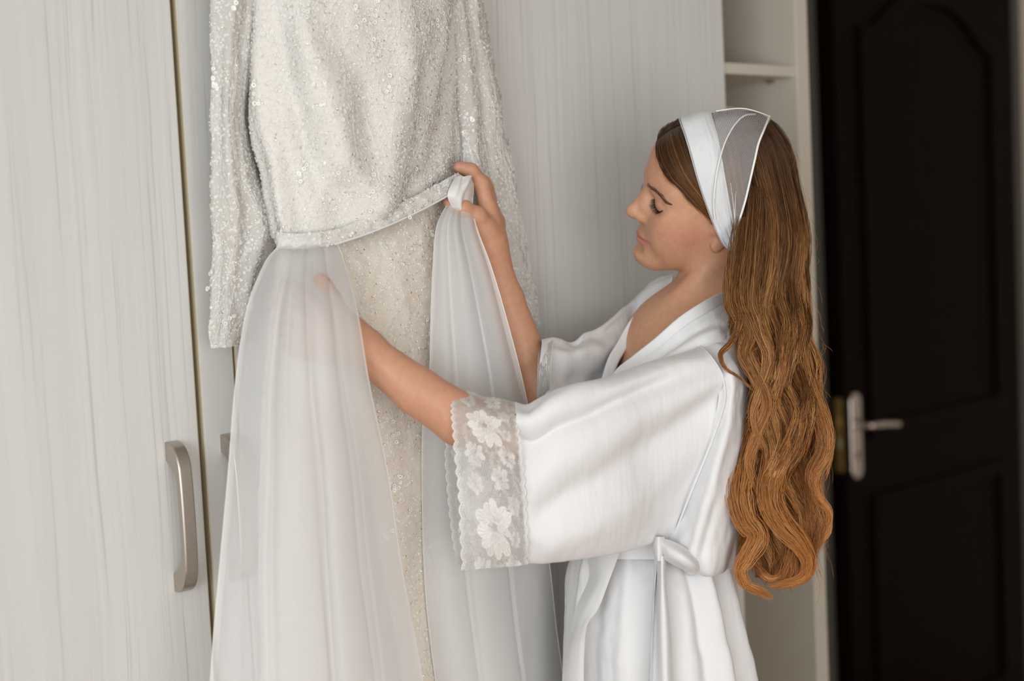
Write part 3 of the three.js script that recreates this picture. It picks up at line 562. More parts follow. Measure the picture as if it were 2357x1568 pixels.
// head field in its own axes
function headField(x, y, z) {
  const s = Math.abs(z);
  let d = ell(x, y, z, 0.0055, 0.046, 0, 0.0915, 0.084, 0.0725);                              // skull
  d = smin(d, ell(x, y, s, -0.033, 0.026, 0.0, 0.0550, 0.082, 0.058), 0.03);               // forehead and mid face
  d = smin(d, ell(x, y, z, -0.0415, 0.073, 0, 0.0440, 0.039, 0.052), 0.02);                    // upper forehead
  d = smin(d, ell(x, y, z, -0.046, -0.037, 0, 0.047, 0.045, 0.042), 0.025);                 // mouth region
  d = smin(d, ell(x, y, s, -0.050, 0.000, 0.041, 0.030, 0.022, 0.020), 0.03);               // cheekbone
  d = smin(d, ell(x, y, s, -0.050, -0.030, 0.034, 0.032, 0.030, 0.020), 0.03);              // cheek, rounded by the smile
  d = smin(d, cap(x, y, s, 0.000, -0.047, 0.046, -0.066, -0.0735, 0.012, 0.0125, 0.013), 0.025); // jaw line
  d = smin(d, cap(x, y, s, 0.002, -0.005, 0.056, 0.000, -0.048, 0.045, 0.013, 0.013), 0.03);
  d = smin(d, ell(x, y, z, -0.030, -0.048, 0, 0.055, 0.029, 0.040), 0.02);
  d = smin(d, ell(x, y, z, -0.0805, -0.0705, 0, 0.0195, 0.0160, 0.020), 0.022);                // chin
  d = smin(d, cap(x, y, s, -0.0765, 0.044, 0.010, -0.063, 0.041, 0.046, 0.010, 0.008), 0.022); // brow ridge
  // eye socket and lowered lid
  d = smax(d, -ell(x, y, s, -0.0935, 0.021, 0.0325, 0.014, 0.0125, 0.019), 0.016);
  d = smin(d, ell(x, y, s, -0.0735, 0.0205, 0.0315, 0.0125, 0.0118, 0.0150), 0.006);
  d = smin(d, cap(x, y, s, -0.0835, 0.0325, 0.020, -0.071, 0.032, 0.045, 0.0048, 0.0045), 0.009); // fold above the lid
  // lash line: a fine groove low on the lid
  d = smax(d, -cap(x, y, s, -0.0868, 0.0135, 0.021, -0.0865, 0.0115, 0.034, 0.0012, 0.0014), 0.003);
  // nose
  d = smin(d, cap(x, y, z, -0.0800, 0.036, 0, -0.1070, 0.000, 0, 0.0072, 0.0074), 0.012);
  d = smin(d, ell(x, y, s, -0.0905, 0.0020, 0.0080, 0.0115, 0.0180, 0.0095), 0.012);           // side of the nose
  d = smin(d, ell(x, y, z, -0.1085, -0.0060, 0, 0.0100, 0.0082, 0.0090), 0.010);
  d = smin(d, ell(x, y, s, -0.0955, -0.0098, 0.0112, 0.0100, 0.0066, 0.0058), 0.006);
  d = smin(d, cap(x, y, z, -0.0990, -0.0110, 0, -0.0925, -0.0165, 0, 0.0060, 0.0055), 0.008);
  d = smax(d, -ell(x, y, s, -0.1015, -0.0160, 0.0062, 0.0052, 0.0036, 0.0034), 0.003);
  // lips, corners lifted
  const lipz = clamp(s / 0.0325), back = 0.0145 * lipz * lipz, up = 0.0030 * lipz * lipz;
  d = smin(d, ell(x, y, s, -0.0905 + back, -0.0396 + up * 0.6, 0.0, 0.0098 - 0.002 * lipz, 0.0046 - 0.0022 * lipz, 0.0330), 0.005);
  d = smin(d, ell(x, y, s, -0.0895 + back, -0.0484 + up, 0.0, 0.0105 - 0.002 * lipz, 0.0068 - 0.0036 * lipz, 0.0315), 0.005);
  d = smax(d, -(hyp((x + 0.1010 - back) * 0.55, y + 0.0429 - up * 0.85, Math.max(0, s - 0.0330)) - 0.0012), 0.0022);
  d = smax(d, -ell(x, y, s, -0.0955, -0.0588, 0, 0.0062, 0.0050, 0.016), 0.010);             // hollow under the lip
  // ear
  if (s > 0.04 && x > -0.03 && x < 0.06) {
    let e = ell(x, y, s, 0.0065, 0.004, 0.0715, 0.0175, 0.0300, 0.0075);
    e = smax(e, -ell(x, y, s, 0.0025, 0.000, 0.0795, 0.0095, 0.0180, 0.0075), 0.004);
    e = smin(e, ell(x, y, s, -0.0030, -0.0245, 0.0718, 0.0085, 0.0105, 0.0052), 0.006);
    e = smin(e, ell(x, y, s, -0.0100, -0.002, 0.0705, 0.0040, 0.0065, 0.0045), 0.005);
    d = smin(d, e, 0.004);
  }
  return d;
}
// limbs: joints with radii, in world metres
const J = (px, py, z, r) => ({ p: at(px, py, z), r });
function chain(list) { return (x, y, z) => { let d = 1e9; for (let i = 0; i + 1 < list.length; i++) { const a = list[i], b = list[i + 1]; d = smin(d, cap(x, y, z, a.p.x, a.p.y, a.p.z, b.p.x, b.p.y, b.p.z, a.r, b.r), 0.006); } return d; }; }
function fieldOf(chains, k) { return (x, y, z) => { let d = 1e9; for (const c of chains) d = smin(d, c(x, y, z), k); return d; }; }
const neckTop = H(0.034, -0.016, 0), neckLow = at(1616, 735, 2.05);
const sternum = at(1500, 850, 2.03), nearShoulder = at(1628, 868, 1.90), farShoulder = at(1480, 770, 2.17);
const capW = (a, b, r0, r1) => (x, y, z) => cap(x, y, z, a.x, a.y, a.z, b.x, b.y, b.z, r0, r1);
const trunkParts = [
  capW(neckTop, neckLow, 0.047, 0.049),
  capW(at(1582, 805, 2.06), at(1645, 775, 2.0), 0.062, 0.046), capW(at(1582, 805, 2.06), at(1545, 780, 2.12), 0.060, 0.035),
  capW(at(1580, 830, 2.04), at(1545, 1050, 2.03), 0.095, 0.098), capW(at(1640, 850, 1.945), at(1515, 815, 2.13), 0.050, 0.042),
  capW(at(1545, 1050, 2.03), at(1515, 1290, 2.03), 0.098, 0.088), capW(at(1530, 985, 1.98), at(1490, 955, 2.07), 0.050, 0.050),
];
const neckField = (x, y, z) => {
  let d = 1e9; for (const f of trunkParts) d = smin(d, f(x, y, z), 0.05);
  // neck muscle from behind the ear to the collarbone, collarbones
  const a = H(0.012, -0.040, 0.050), b = at(1538, 722, 2.0);
  d = smin(d, cap(x, y, z, a.x, a.y, a.z, b.x, b.y, b.z, 0.012, 0.008), 0.025);
  const c = at(1533, 735, 2.0), e = at(1612, 768, 1.958);
  d = smin(d, cap(x, y, z, c.x, c.y, c.z, e.x, e.y, e.z, 0.007, 0.008), 0.022);
  return d;
};
const HI = HEAD.inv.elements;
const headWorld = (x, y, z) => headField(HI[0] * x + HI[4] * y + HI[8] * z + HI[12], HI[1] * x + HI[5] * y + HI[9] * z + HI[13], HI[2] * x + HI[6] * y + HI[10] * z + HI[14]);
const HM = HEAD.m.elements;
const headAndNeck = (x, y, z) => {   // asked in the head's own axes
  const h = headField(x, y, z);
  if (y > 0.06) return h;
  const X = HM[0] * x + HM[4] * y + HM[8] * z + HM[12], Y = HM[1] * x + HM[5] * y + HM[9] * z + HM[13], Z = HM[2] * x + HM[6] * y + HM[10] * z + HM[14];
  return smin(h, neckField(X, Y, Z), 0.012);
};
// her far hand holds the waistband: thumb in front, fingers hooked over the top
const farArm = fieldOf([
  chain([J(1478, 775, 2.165, 0.042), J(1248, 915, 1.99, 0.033)]),
  chain([J(1248, 915, 1.99, 0.033), J(1206, 825, 1.985, 0.0325), J(1162, 690, 1.975, 0.0265), J(1135, 600, 1.962, 0.0218)]),
], 0.03);
const farHand = fieldOf([
  chain([J(1135, 600, 1.962, 0.0218), J(1126, 558, 1.957, 0.0215)]),
  chain([J(1126, 562, 1.955, 0.020), J(1124, 508, 1.952, 0.017), J(1123, 482, 1.950, 0.0125)]),
  chain([J(1127, 562, 1.965, 0.020), J(1130, 508, 1.975, 0.017), J(1128, 484, 1.975, 0.0115)]),
  chain([J(1130, 562, 1.975, 0.019), J(1136, 512, 1.995, 0.015), J(1134, 492, 1.998, 0.0105)]),
  chain([J(1126, 566, 1.950, 0.019), J(1110, 524, 1.935, 0.0155)]),
], 0.014);
const fingers = (list) => list.map((l) => chain(l));
const farFingers = fingers([
  [J(1124, 486, 1.950, 0.0118), J(1108, 424, 1.946, 0.0104), J(1084, 392, 1.938, 0.0092), J(1056, 384, 1.931, 0.0076)],
  [J(1129, 488, 1.975, 0.0115), J(1114, 424, 1.978, 0.0102), J(1088, 396, 1.972, 0.0090), J(1062, 392, 1.962, 0.0074)],
  [J(1134, 494, 1.998, 0.0108), J(1120, 434, 2.005, 0.0096), J(1094, 408, 2.000, 0.0086), J(1070, 404, 1.990, 0.0072)],
  [J(1138, 508, 2.015, 0.0098), J(1128, 456, 2.026, 0.0084), J(1106, 430, 2.022, 0.0076), J(1086, 424, 2.012, 0.0066)],
  [J(1118, 532, 1.938, 0.0165), J(1098, 498, 1.922, 0.0128), J(1066, 480, 1.909, 0.0112), J(1034, 464, 1.904, 0.0086)],
]);
// her near arm reaches under the tulle, fingers spread against it
const nearArm = fieldOf([
  chain([J(1632, 872, 1.90, 0.045), J(1400, 955, 1.815, 0.037), J(1165, 1002, 1.762, 0.0295)]),
  chain([J(1165, 1002, 1.762, 0.0295), J(1060, 966, 1.752, 0.0325), J(960, 900, 1.746, 0.0295), J(838, 806, 1.742, 0.0235)]),
], 0.03);
const nearHand = fieldOf([
  chain([J(838, 800, 1.742, 0.0245), J(800, 778, 1.742, 0.024)]),
  chain([J(800, 775, 1.742, 0.020), J(748, 728, 1.742, 0.016)]), chain([J(800, 782, 1.742, 0.020), J(732, 758, 1.742, 0.015)]), chain([J(800, 790, 1.742, 0.019), J(728, 786, 1.745, 0.0135)]), chain([J(802, 796, 1.744, 0.017), J(736, 812, 1.75, 0.012)]),
  chain([J(806, 768, 1.738, 0.019), J(780, 728, 1.728, 0.014)]),
], 0.014);
const nearFingers = fingers([
  [J(748, 728, 1.742, 0.0112), J(704, 686, 1.736, 0.0098), J(676, 664, 1.734, 0.0088), J(656, 652, 1.736, 0.0074)],
  [J(732, 758, 1.742, 0.0112), J(682, 728, 1.734, 0.0098), J(652, 708, 1.732, 0.0088), J(632, 694, 1.736, 0.0074)],
  [J(728, 786, 1.745, 0.0106), J(680, 772, 1.738, 0.0093), J(652, 758, 1.736, 0.0084), J(634, 746, 1.740, 0.0071)],
  [J(736, 812, 1.750, 0.0094), J(698, 812, 1.746, 0.0082), J(676, 806, 1.744, 0.0074), J(660, 798, 1.746, 0.0064)],
  [J(786, 736, 1.730, 0.0140), J(764, 690, 1.722, 0.0118), J(748, 662, 1.718, 0.0104), J(738, 644, 1.718, 0.0082)],
]);
const handField = (palm, arm, digits) => (x, y, z) => { let d = smin(arm(x, y, z), palm(x, y, z), 0.012), f = 1e9; for (const c of digits) { const e = c(x, y, z); f = Math.min(f, e); } return smin(d, f, 0.006); };

// skin colour by place: lips, blush, ear, lids, nails
const SKIN = [0.605, 0.325, 0.200];
function paint(g, f) {
  const p = g.attributes.position, c = new Float32Array(p.count * 3);
  for (let i = 0; i < p.count; i++) { const m = 1 + 0.05 * noise3(p.getX(i) * 90, p.getY(i) * 90, p.getZ(i) * 90) + 0.04 * noise3(p.getX(i) * 300, p.getY(i) * 300, p.getZ(i) * 300), k = f(p.getX(i), p.getY(i), p.getZ(i)); for (let q = 0; q < 3; q++) c[i * 3 + q] = clamp(k[q] * m); }
  g.setAttribute('color', new THREE.BufferAttribute(c, 3));
  return g;
}
const over = (a, b, t) => a.map((x, i) => mixf(x, b[i], t));
const SCALP = [[0.092], [0.074], [0.054], [0.037], [0.024], [0.010], [0.0], [-0.03]];
function faceColor(x, y, z) {
  const s = Math.abs(z); let c = SKIN;
  const scalp = cr(SCALP, clamp((x + 0.085) / 0.125))[0];   // under the hair the scalp shows dark with roots
  if (y > scalp + 0.002 && s < 0.0745) return [0.055, 0.026, 0.014];
  c = over(c, [0.60, 0.235, 0.165], 0.55 * gauss(hyp((x + 0.045) / 0.022, (y + 0.016) / 0.017, (s - 0.055) / 0.03), 1));       // blush
  c = over(c, [0.60, 0.290, 0.215], 0.5 * gauss(hyp((x + 0.085) / 0.014, (y - 0.024) / 0.010, (s - 0.032) / 0.016), 1));       // lids
  c = over(c, [0.62, 0.27, 0.18], 0.5 * gauss(hyp((x - 0.008) / 0.016, (y + 0.004) / 0.026, (s - 0.074) / 0.010), 1));
  const lipz = clamp(s / 0.0330), back = 0.0145 * lipz * lipz, up = 0.0030 * lipz * lipz;
  const upper = -0.0366 - 0.0050 * lipz + 0.0012 * gauss(s - 0.006, 0.004), lower = -0.0552 + 0.0135 * Math.pow(lipz, 1.8), mid = -0.0429 + up;
  if (s < 0.0333 && x < -0.074 + back && y < upper + up + 0.0006 && y > lower - 0.0006) { const e = Math.min(smooth(-0.0006, 0.001, upper + up - y), smooth(-0.0006, 0.001, y - lower)); c = over(c, y > mid ? [0.50, 0.150, 0.135] : [0.58, 0.205, 0.185], 0.92 * e); }
  return c;
}
const skinBump = dataTexture(256, 256, (u, v) => { const t = 0.5 + 0.3 * tileNoise(u, v, 30, 30, 41) + 0.3 * tileNoise(u, v, 70, 70, 42); return [t, t, t]; }, false);
const skinMat = new THREE.MeshPhysicalMaterial({ name: 'skin', vertexColors: true, roughness: 0.46, specularIntensity: 0.75, sheen: 0.25, sheenColor: lin(1, 0.62, 0.5), sheenRoughness: 0.5 });
{
  const headGeo = fieldMesh(headAndNeck, V3(-0.135, -0.40, -0.16), V3(0.16, 0.15, 0.16), 0.0024);
  paint(headGeo, faceColor); headGeo.applyMatrix4(HEAD.m);
  const around = (pts, m) => { const b = new THREE.Box3(); for (const p of pts) b.expandByPoint(p); return b.expandByScalar(m); };
  const nail = (tips) => (x, y, z) => { for (const [p, dir, r] of tips) { const dx = x - p.x, dy = y - p.y, dz = z - p.z; if (hyp(dx, dy, dz) < r && dx * dir.x + dy * dir.y + dz * dir.z > 0.0025) return [0.62, 0.26, 0.235]; } return over(SKIN, [0.56, 0.25, 0.16], 0.25); };
  const toCam = (p) => camera.position.clone().sub(p).normalize();
  const tip = (px, py, z, dir, r) => [at(px, py, z), dir, r];
  const up = V3(-0.25, 0.9, 0.35).normalize();
  const farTips = [tip(1050, 384, 1.928, up, 0.0105), tip(1034, 462, 1.902, up.clone().add(toCam(HEAD.at).multiplyScalar(0.9)).normalize(), 0.0115)];
  const farB = around([at(1040, 372, 1.93), at(1142, 380, 2.03), at(1290, 940, 2.0), at(1020, 500, 1.9)], 0.03);
  const farGeo = paint(fieldMesh(handField(farHand, farArm, farFingers), farB.min, farB.max, 0.0027), nail(farTips));
  const nearTips = [tip(654, 650, 1.732, up, 0.0105), tip(738, 642, 1.714, up, 0.011)];
  const nearB = around([at(620, 640, 1.74), at(1215, 1060, 1.74), at(740, 830, 1.76), at(740, 640, 1.71), at(1215, 1000, 1.79)], 0.03);
  const nearGeo = paint(fieldMesh(handField(nearHand, nearArm, nearFingers), nearB.min, nearB.max, 0.003), nail(nearTips));
  // what the robe covers, and the legs down to the floor
  const b0 = person.position, legs = [];
  const leg = (dx, dz, fx, fz) => { const hip = V3(b0.x + dx, 0.92, b0.z + dz), knee = V3(b0.x + dx * 0.9 + fx * 0.02, 0.5, b0.z + dz * 0.9 + fz * 0.02), ankle = V3(b0.x + dx * 0.8, 0.09, b0.z + dz * 0.8); legs.push(capW(hip, knee, 0.085, 0.056), capW(knee, ankle, 0.054, 0.036), capW(V3(ankle.x, 0.045, ankle.z), V3(ankle.x + fx * 0.14, 0.026, ankle.z + fz * 0.14), 0.038, 0.024)); };
  const face = V3(-0.78, 0, -0.62), side = V3(-0.62, 0, 0.78);
  leg(side.x * 0.075, side.z * 0.075, face.x, face.z); leg(-side.x * 0.075, -side.z * 0.075, face.x, face.z);
  const pelvis = capW(V3(b0.x + side.x * 0.05, 0.98, b0.z + side.z * 0.05), V3(b0.x - side.x * 0.05, 0.98, b0.z - side.z * 0.05), 0.10, 0.10), waist = capW(at(1515, 1290, 2.03), V3(b0.x, 1.0, b0.z), 0.088, 0.1);
  const rest = (x, y, z) => { let d = neckField(x, y, z); d = smin(d, smin(waist(x, y, z), pelvis(x, y, z), 0.05), 0.05); for (const f of legs) d = smin(d, f(x, y, z), 0.02); d = smin(d, nearArm(x, y, z), 0.03); d = smin(d, farArm(x, y, z), 0.03); return Math.max(d, y - 1.36); };
  const rb = new THREE.Box3().setFromCenterAndSize(V3(b0.x, 0.7, b0.z), V3(0.9, 1.45, 0.9)); rb.min.y = -0.01;
  const restGeo = paint(fieldMesh((x, y, z) => { const d = rest(x, y, z); return Math.max(d, 0.004 - y); }, rb.min, rb.max, 0.011), () => SKIN);
  part('body', mergeGeometries([headGeo, farGeo, nearGeo, restGeo]), skinMat, person);
}
// ---------------------------------------------------------------- brows and lashes
const darkHair = new THREE.MeshStandardMaterial({ name: 'dark_brown_hair', color: lin(0.15, 0.075, 0.046), roughness: 0.5 });
const lashMat = new THREE.MeshStandardMaterial({ name: 'black_lashes', color: lin(0.008, 0.006, 0.005), roughness: 0.45 });
function onHead(x, y, z, lift = 0) {   // nearest point of the head's surface, in its own axes
  const e = 0.0008;
  for (let i = 0; i < 5; i++) {
    const d = headField(x, y, z) - lift, gx = headField(x + e, y, z) - headField(x - e, y, z), gy = headField(x, y + e, z) - headField(x, y - e, z), gz = headField(x, y, z + e) - headField(x, y, z - e), l = hyp(gx, gy, gz) || 1;
    x -= gx / l * d; y -= gy / l * d; z -= gz / l * d;
  }
  return [x, y, z];
}
{
  const r = randomFrom(91);
  for (const side of [1, -1]) {
    const line = [[-0.0875, 0.0420, 0.0085], [-0.0850, 0.0418, 0.021], [-0.078, 0.0400, 0.034], [-0.068, 0.0370, 0.0455], [-0.063, 0.0335, 0.0505]], hairs = [];
    for (let i = 0; i < 190; i++) {
      const t = Math.pow(r(), 0.85), c = cr(line, t), thick = (0.0052 - 0.0028 * t) * (t < 0.1 ? 0.5 + t * 5 : 1) * (1 - 0.85 * smooth(0.7, 1.05, t)), o = (r() - 0.5) * 2 * thick, c2 = cr(line, Math.min(1, t + 0.13 + 0.08 * r()));
      const rise = (1 - t) * (o < 0 ? 0.0032 : -0.0005), pts = [];
      for (let k = 0; k <= 3; k++) { const q = k / 3; pts.push(H(...onHead(mixf(c[0], c2[0], q), mixf(c[1], c2[1], q) + o * (1 - q * 0.25) + rise * q, side * mixf(c[2], c2[2], q), 0.0002 + 0.0006 * q))); }
      hairs.push(tube(pts, (q) => 0.00017 * (1 - 0.75 * q), 4, 5));
    }
    part('eyebrow', mergeGeometries(hairs), darkHair, person, { kind: 'stuff' });
    const lid = [[-0.0800, 0.0230, 0.0165], [-0.0850, 0.0180, 0.0235], [-0.0865, 0.0140, 0.0315], [-0.0815, 0.0128, 0.0405], [-0.0735, 0.0165, 0.0465]], lashes = [];
    for (let i = 0; i < 64; i++) {
      const t = 0.06 + 0.94 * (i + 0.7 * r()) / 64, c = onHead(...cr(lid, t).map((v, k) => k === 2 ? v * side : v), 0), len = (0.0062 + 0.0035 * r()) * (0.65 + 0.5 * smooth(0, 0.4, t)), fan = (t - 0.42) * 0.011 + (r() - 0.5) * 0.002, down = -0.0030 - 0.003 * r();
      const pts = []; for (let k = 0; k <= 4; k++) { const q = k / 4; pts.push(H(c[0] - len * q * (0.95 - 0.1 * q), c[1] + down * q + 0.0032 * q * q, c[2] + side * fan * q)); }
      lashes.push(tube(pts, (q) => 0.00026 * (1 - 0.8 * q) + 0.00004, 4, 6));
    }
    lashes.push(tube(Array.from({ length: 9 }, (_, k) => H(...onHead(...cr(lid, 0.03 + 0.97 * k / 8).map((v, n) => n === 2 ? v * side : v), 0.0001))), 0.0005, 5, 24));
    part('eyelashes', mergeGeometries(lashes), lashMat, person, { kind: 'stuff' });
  }
}
// ---------------------------------------------------------------- hair
// colour runs along each strand: brown at the root, dyed caramel towards the ends
const hairMat = new THREE.MeshPhysicalMaterial({ name: 'wavy_brown_hair', vertexColors: true, roughness: 0.3, specularIntensity: 1.0, specularColor: lin(1, 0.85, 0.68) });
const hairBase = new THREE.MeshPhysicalMaterial({ name: 'hair_underlayer', color: lin(0.265, 0.110, 0.036), roughness: 0.7, specularIntensity: 0.3 });
function strandSet() { return { pos: [], nor: [], col: [], idx: [] }; }
const ROOT = [0.090, 0.040, 0.018], MIDC = [0.265, 0.110, 0.036], TIPC = [0.520, 0.190, 0.050], GOLD = [0.760, 0.400, 0.150];
function addStrand(S, P, r0, tone, shift, s0 = 0, s1 = 1) {   // P: world points; a three-sided tapering hair
  const n = P.length - 1; let ref = V3(0.4, 0.2, 0.9);
  for (let i = 0; i <= n; i++) {
    const t = P[Math.min(n, i + 1)].clone().sub(P[Math.max(0, i - 1)]).normalize(), a = ref.sub(t.clone().multiplyScalar(ref.dot(t))).normalize().clone(), b = t.clone().cross(a), v = i / n, r = r0 * (v > 0.85 ? 1 - 0.85 * (v - 0.85) / 0.15 : 1) * (v < 0.06 ? 0.4 + v * 10 : 1), base = S.pos.length / 3;
    const w = clamp(mixf(s0, s1, v) + shift), c = over(over(over(ROOT, MIDC, smooth(0.05, 0.45, w)), TIPC, smooth(0.35, 0.95, w)), GOLD, clamp(tone) * 0.8 * smooth(0.1, 0.5, w));
    const m = tone < 0 ? Math.max(0.24, 1 + tone * 0.72) : 1;
    for (let k = 0; k < 3; k++) { const q = k * 2.0944, d = a.clone().multiplyScalar(Math.cos(q)).addScaledVector(b, Math.sin(q)); S.pos.push(P[i].x + d.x * r, P[i].y + d.y * r, P[i].z + d.z * r); S.nor.push(d.x, d.y, d.z); S.col.push(c[0] * m, c[1] * m, c[2] * m); }
    if (i < n) for (let k = 0; k < 3; k++) { const e = base + k, f = base + (k + 1) % 3; S.idx.push(e, f, e + 3, f, f + 3, e + 3); }
    ref = a;
  }
}
function strandGeo(S) {
  const g = new THREE.BufferGeometry();
  g.setAttribute('position', new THREE.Float32BufferAttribute(S.pos, 3)); g.setAttribute('normal', new THREE.Float32BufferAttribute(S.nor, 3)); g.setAttribute('color', new THREE.Float32BufferAttribute(S.col, 3)); g.setIndex(S.idx);
  return g;
}
// outline of the falling hair: [y, left edge, right edge, depth of the near surface, thickness in metres]
const FALL = [
  [256, 1648, 1738, 1.962, 0.05], [276, 1640, 1774, 1.945, 0.09], [305, 1645, 1802, 1.928, 0.12], [350, 1660, 1827, 1.922, 0.14], [420, 1682, 1841, 1.916, 0.15], [500, 1702, 1858, 1.904, 0.16], [570, 1694, 1868, 1.890, 0.165], [640, 1682, 1864, 1.888, 0.15], [700, 1676, 1862, 1.880, 0.14], [760, 1674, 1878, 1.868, 0.135],
  [830, 1682, 1888, 1.855, 0.13], [900, 1706, 1880, 1.848, 0.125], [960, 1702, 1888, 1.845, 0.12], [1040, 1690, 1896, 1.845, 0.12], [1110, 1686, 1878, 1.845, 0.12], [1190, 1697, 1894, 1.845, 0.115], [1270, 1704, 1888, 1.847, 0.11], [1330, 1712, 1868, 1.85, 0.10], [1372, 1740, 1830, 1.855, 0.08]];
const fallAt = (s) => cr(FALL, s);
{
  const r = randomFrom(404), S = strandSet();
  // main fall: small locks whose waves go together in a few broad tresses
  const LOCKS = 260, PER = 24, SEG = 34;
  for (let l = 0; l < LOCKS; l++) {
    const a0 = -1 + 2 * ((l * 0.618034) % 1), deepOne = l % 4 === 3, b0 = deepOne ? 0.3 + 0.5 * r() : 0.02 + 0.26 * r() * r();
    const tress = Math.floor((a0 + 1) * 2.6 + 0.5 * noise3(a0 * 4, b0 * 3, 6)), ph = tress * 1.1 + 0.4 * (r() - 0.5) + a0 * 0.6, amp = 0.8 + 0.45 * r(), end = 0.84 + 0.16 * Math.sqrt(r()) * (1 - 0.3 * Math.pow(Math.abs(a0), 3)), wide = 0.05 + 0.09 * r(), tone = (r() - 0.52) * 2.3, curl = (r() - 0.25) * 0.9, rate = 33 + 2.4 * r(), drift = (r() - 0.5) * 0.24 * (1 - Math.abs(a0));
    for (let k = 0; k < PER; k++) {
      const an = r() * 6.283, rad = Math.sqrt(r()), da = Math.cos(an) * rad * wide, db = Math.sin(an) * rad * 0.045, pj = (r() - 0.5) * 0.6, e = end * (0.9 + 0.1 * r()), fly = r() < 0.05 ? 2.2 : 1, P = [], fr = r() * 40;
      for (let i = 0; i <= SEG; i++) {
        const v = i / SEG, s = v * e, [y, xl, xr, z, th] = fallAt(s), c = (xl + xr) / 2, w = (xr - xl) / 2;
        const grow = smooth(0.26, 0.62, s), pinch = 1 - 0.3 * grow * (0.5 + 0.5 * Math.sin(s * rate * 0.5 + ph)) - 0.3 * smooth(0.88, 1, v);
        const a = clamp(a0 + drift * (s - 0.35) + da * pinch * fly, -1.1, 1.1);
        const wave = grow * amp * 17 * Math.sin(s * rate + ph + pj), waveZ = grow * amp * 0.012 * Math.cos(s * rate + ph + pj + 0.6);
        const hook = curl * 46 * Math.pow(smooth(0.84, 1, v), 1.6);
        const b = clamp(b0 + db), round = th * 0.62 * (1 - Math.sqrt(Math.max(0, 1 - Math.min(1, a * a) * 0.96)));
        P.push(at(c + a * w * 0.9 + wave + hook + (fly > 1 ? 7 : 2.8) * noise3(fr, s * 7, l) + 5 * noise3(l * 3.7, s * 4, 2), y, z + round + b * th + waveZ + (fly > 1 ? 0.005 : 0.0012) * noise3(l, s * 6, fr)));
      }
      addStrand(S, P, 0.00027 + 0.00018 * r(), tone + (r() - 0.5) * 1.1, (r() - 0.5) * 0.16 - 0.05, 0, e);
    }
  }
  // locks with their own path: [x, y, depth] guides, width in pixels; roots start under the fall
  const lock = (guide, wide, count, tone, s0, s1, seg = 36, flat = 0.5, tip = 0.35) => {
    const many = Math.max(1, Math.round(count / 14));
    for (let m = 0; m < many; m++) {
      const am = r() * 6.283, rm = Math.sqrt(r()) * 0.8, mx = Math.cos(am) * rm, mz = Math.sin(am) * rm, mt = tone + (r() - 0.5) * 1.2, ph = r() * 6;
      for (let k = 0; k < 14; k++) {
        const an = r() * 6.283, rad = Math.sqrt(r()) * 0.5, ox = mx + Math.cos(an) * rad, oz = mz + Math.sin(an) * rad, P = [], e = 0.88 + 0.12 * r(), fr = r() * 50;
        for (let i = 0; i <= seg; i++) {
          const v = i / seg, g = cr(guide, v * e), q = cr(guide, Math.min(1, v * e + 0.02)), tx = q[0] - g[0], ty = q[1] - g[1], L = hyp(tx, ty) || 1, sp = (0.75 + 0.3 * Math.sin(v * 5 + ph * 0.2)) * (1 - (1 - tip) * smooth(0.6, 1, v)), under = 0.03 * (1 - smooth(0, 0.3, v));
          P.push(at(g[0] - ty / L * ox * wide * sp + 4.5 * noise3(fr, v * 6, m), g[1] + tx / L * ox * wide * sp, g[2] + under + oz * flat * wide * sp / 1700));
        }
        addStrand(S, P, 0.00027 + 0.00018 * r(), mt + (r() - 0.5) * 1.0, (r() - 0.5) * 0.12, s0, mixf(s0, s1, e));
      }
    }
  };
  lock([[1706, 560, 1.885], [1690, 650, 1.872], [1690, 700, 1.858], [1702, 735, 1.846], [1684, 785, 1.832], [1659, 815, 1.820], [1668, 846, 1.816], [1700, 868, 1.824], [1735, 900, 1.834]], 10, 84, 0.0, 0.3, 0.7);
  lock([[1712, 500, 1.885], [1700, 600, 1.872], [1692, 690, 1.860], [1722, 765, 1.848], [1714, 815, 1.840], [1742, 870, 1.834], [1764, 930, 1.834], [1742, 1000, 1.836], [1722, 1070, 1.838], [1745, 1140, 1.84]], 34, 182, 0.2, 0.2, 0.85, 44, 0.5, 0.7);
  lock([[1840, 780, 1.880], [1862, 880, 1.868], [1896, 975, 1.862], [1902, 1035, 1.862], [1874, 1095, 1.862], [1880, 1140, 1.866], [1906, 1180, 1.868], [1902, 1228, 1.868], [1872, 1262, 1.866], [1850, 1290, 1.864]], 20, 168, 0.3, 0.5, 1, 44, 0.6, 0.7);
  lock([[1870, 900, 1.876], [1902, 990, 1.866], [1914, 1045, 1.866], [1898, 1110, 1.868]], 5, 28, 0.1, 0.6, 0.8, 24);
  lock([[1726, 980, 1.845], [1706, 1070, 1.836], [1698, 1140, 1.834], [1714, 1200, 1.836], [1738, 1236, 1.836], [1718, 1280, 1.834], [1702, 1312, 1.834], [1716, 1346, 1.836], [1752, 1364, 1.84], [1780, 1380, 1.845]], 32, 196, 0.1, 0.65, 1, 44, 0.7, 0.7);
  lock([[1800, 980, 1.845], [1782, 1070, 1.834], [1772, 1150, 1.830], [1800, 1210, 1.830], [1836, 1250, 1.832], [1860, 1295, 1.836], [1848, 1330, 1.840], [1806, 1345, 1.842], [1768, 1350, 1.846]], 30, 224, 0.25, 0.65, 1, 44, 0.6, 0.6);
  lock([[1742, 430, 1.890], [1736, 560, 1.876], [1724, 680, 1.860], [1742, 750, 1.848], [1768, 820, 1.838], [1752, 890, 1.834], [1734, 960, 1.834], [1755, 1040, 1.836]], 36, 182, 0.3, 0.15, 0.75, 46, 0.5, 0.7);
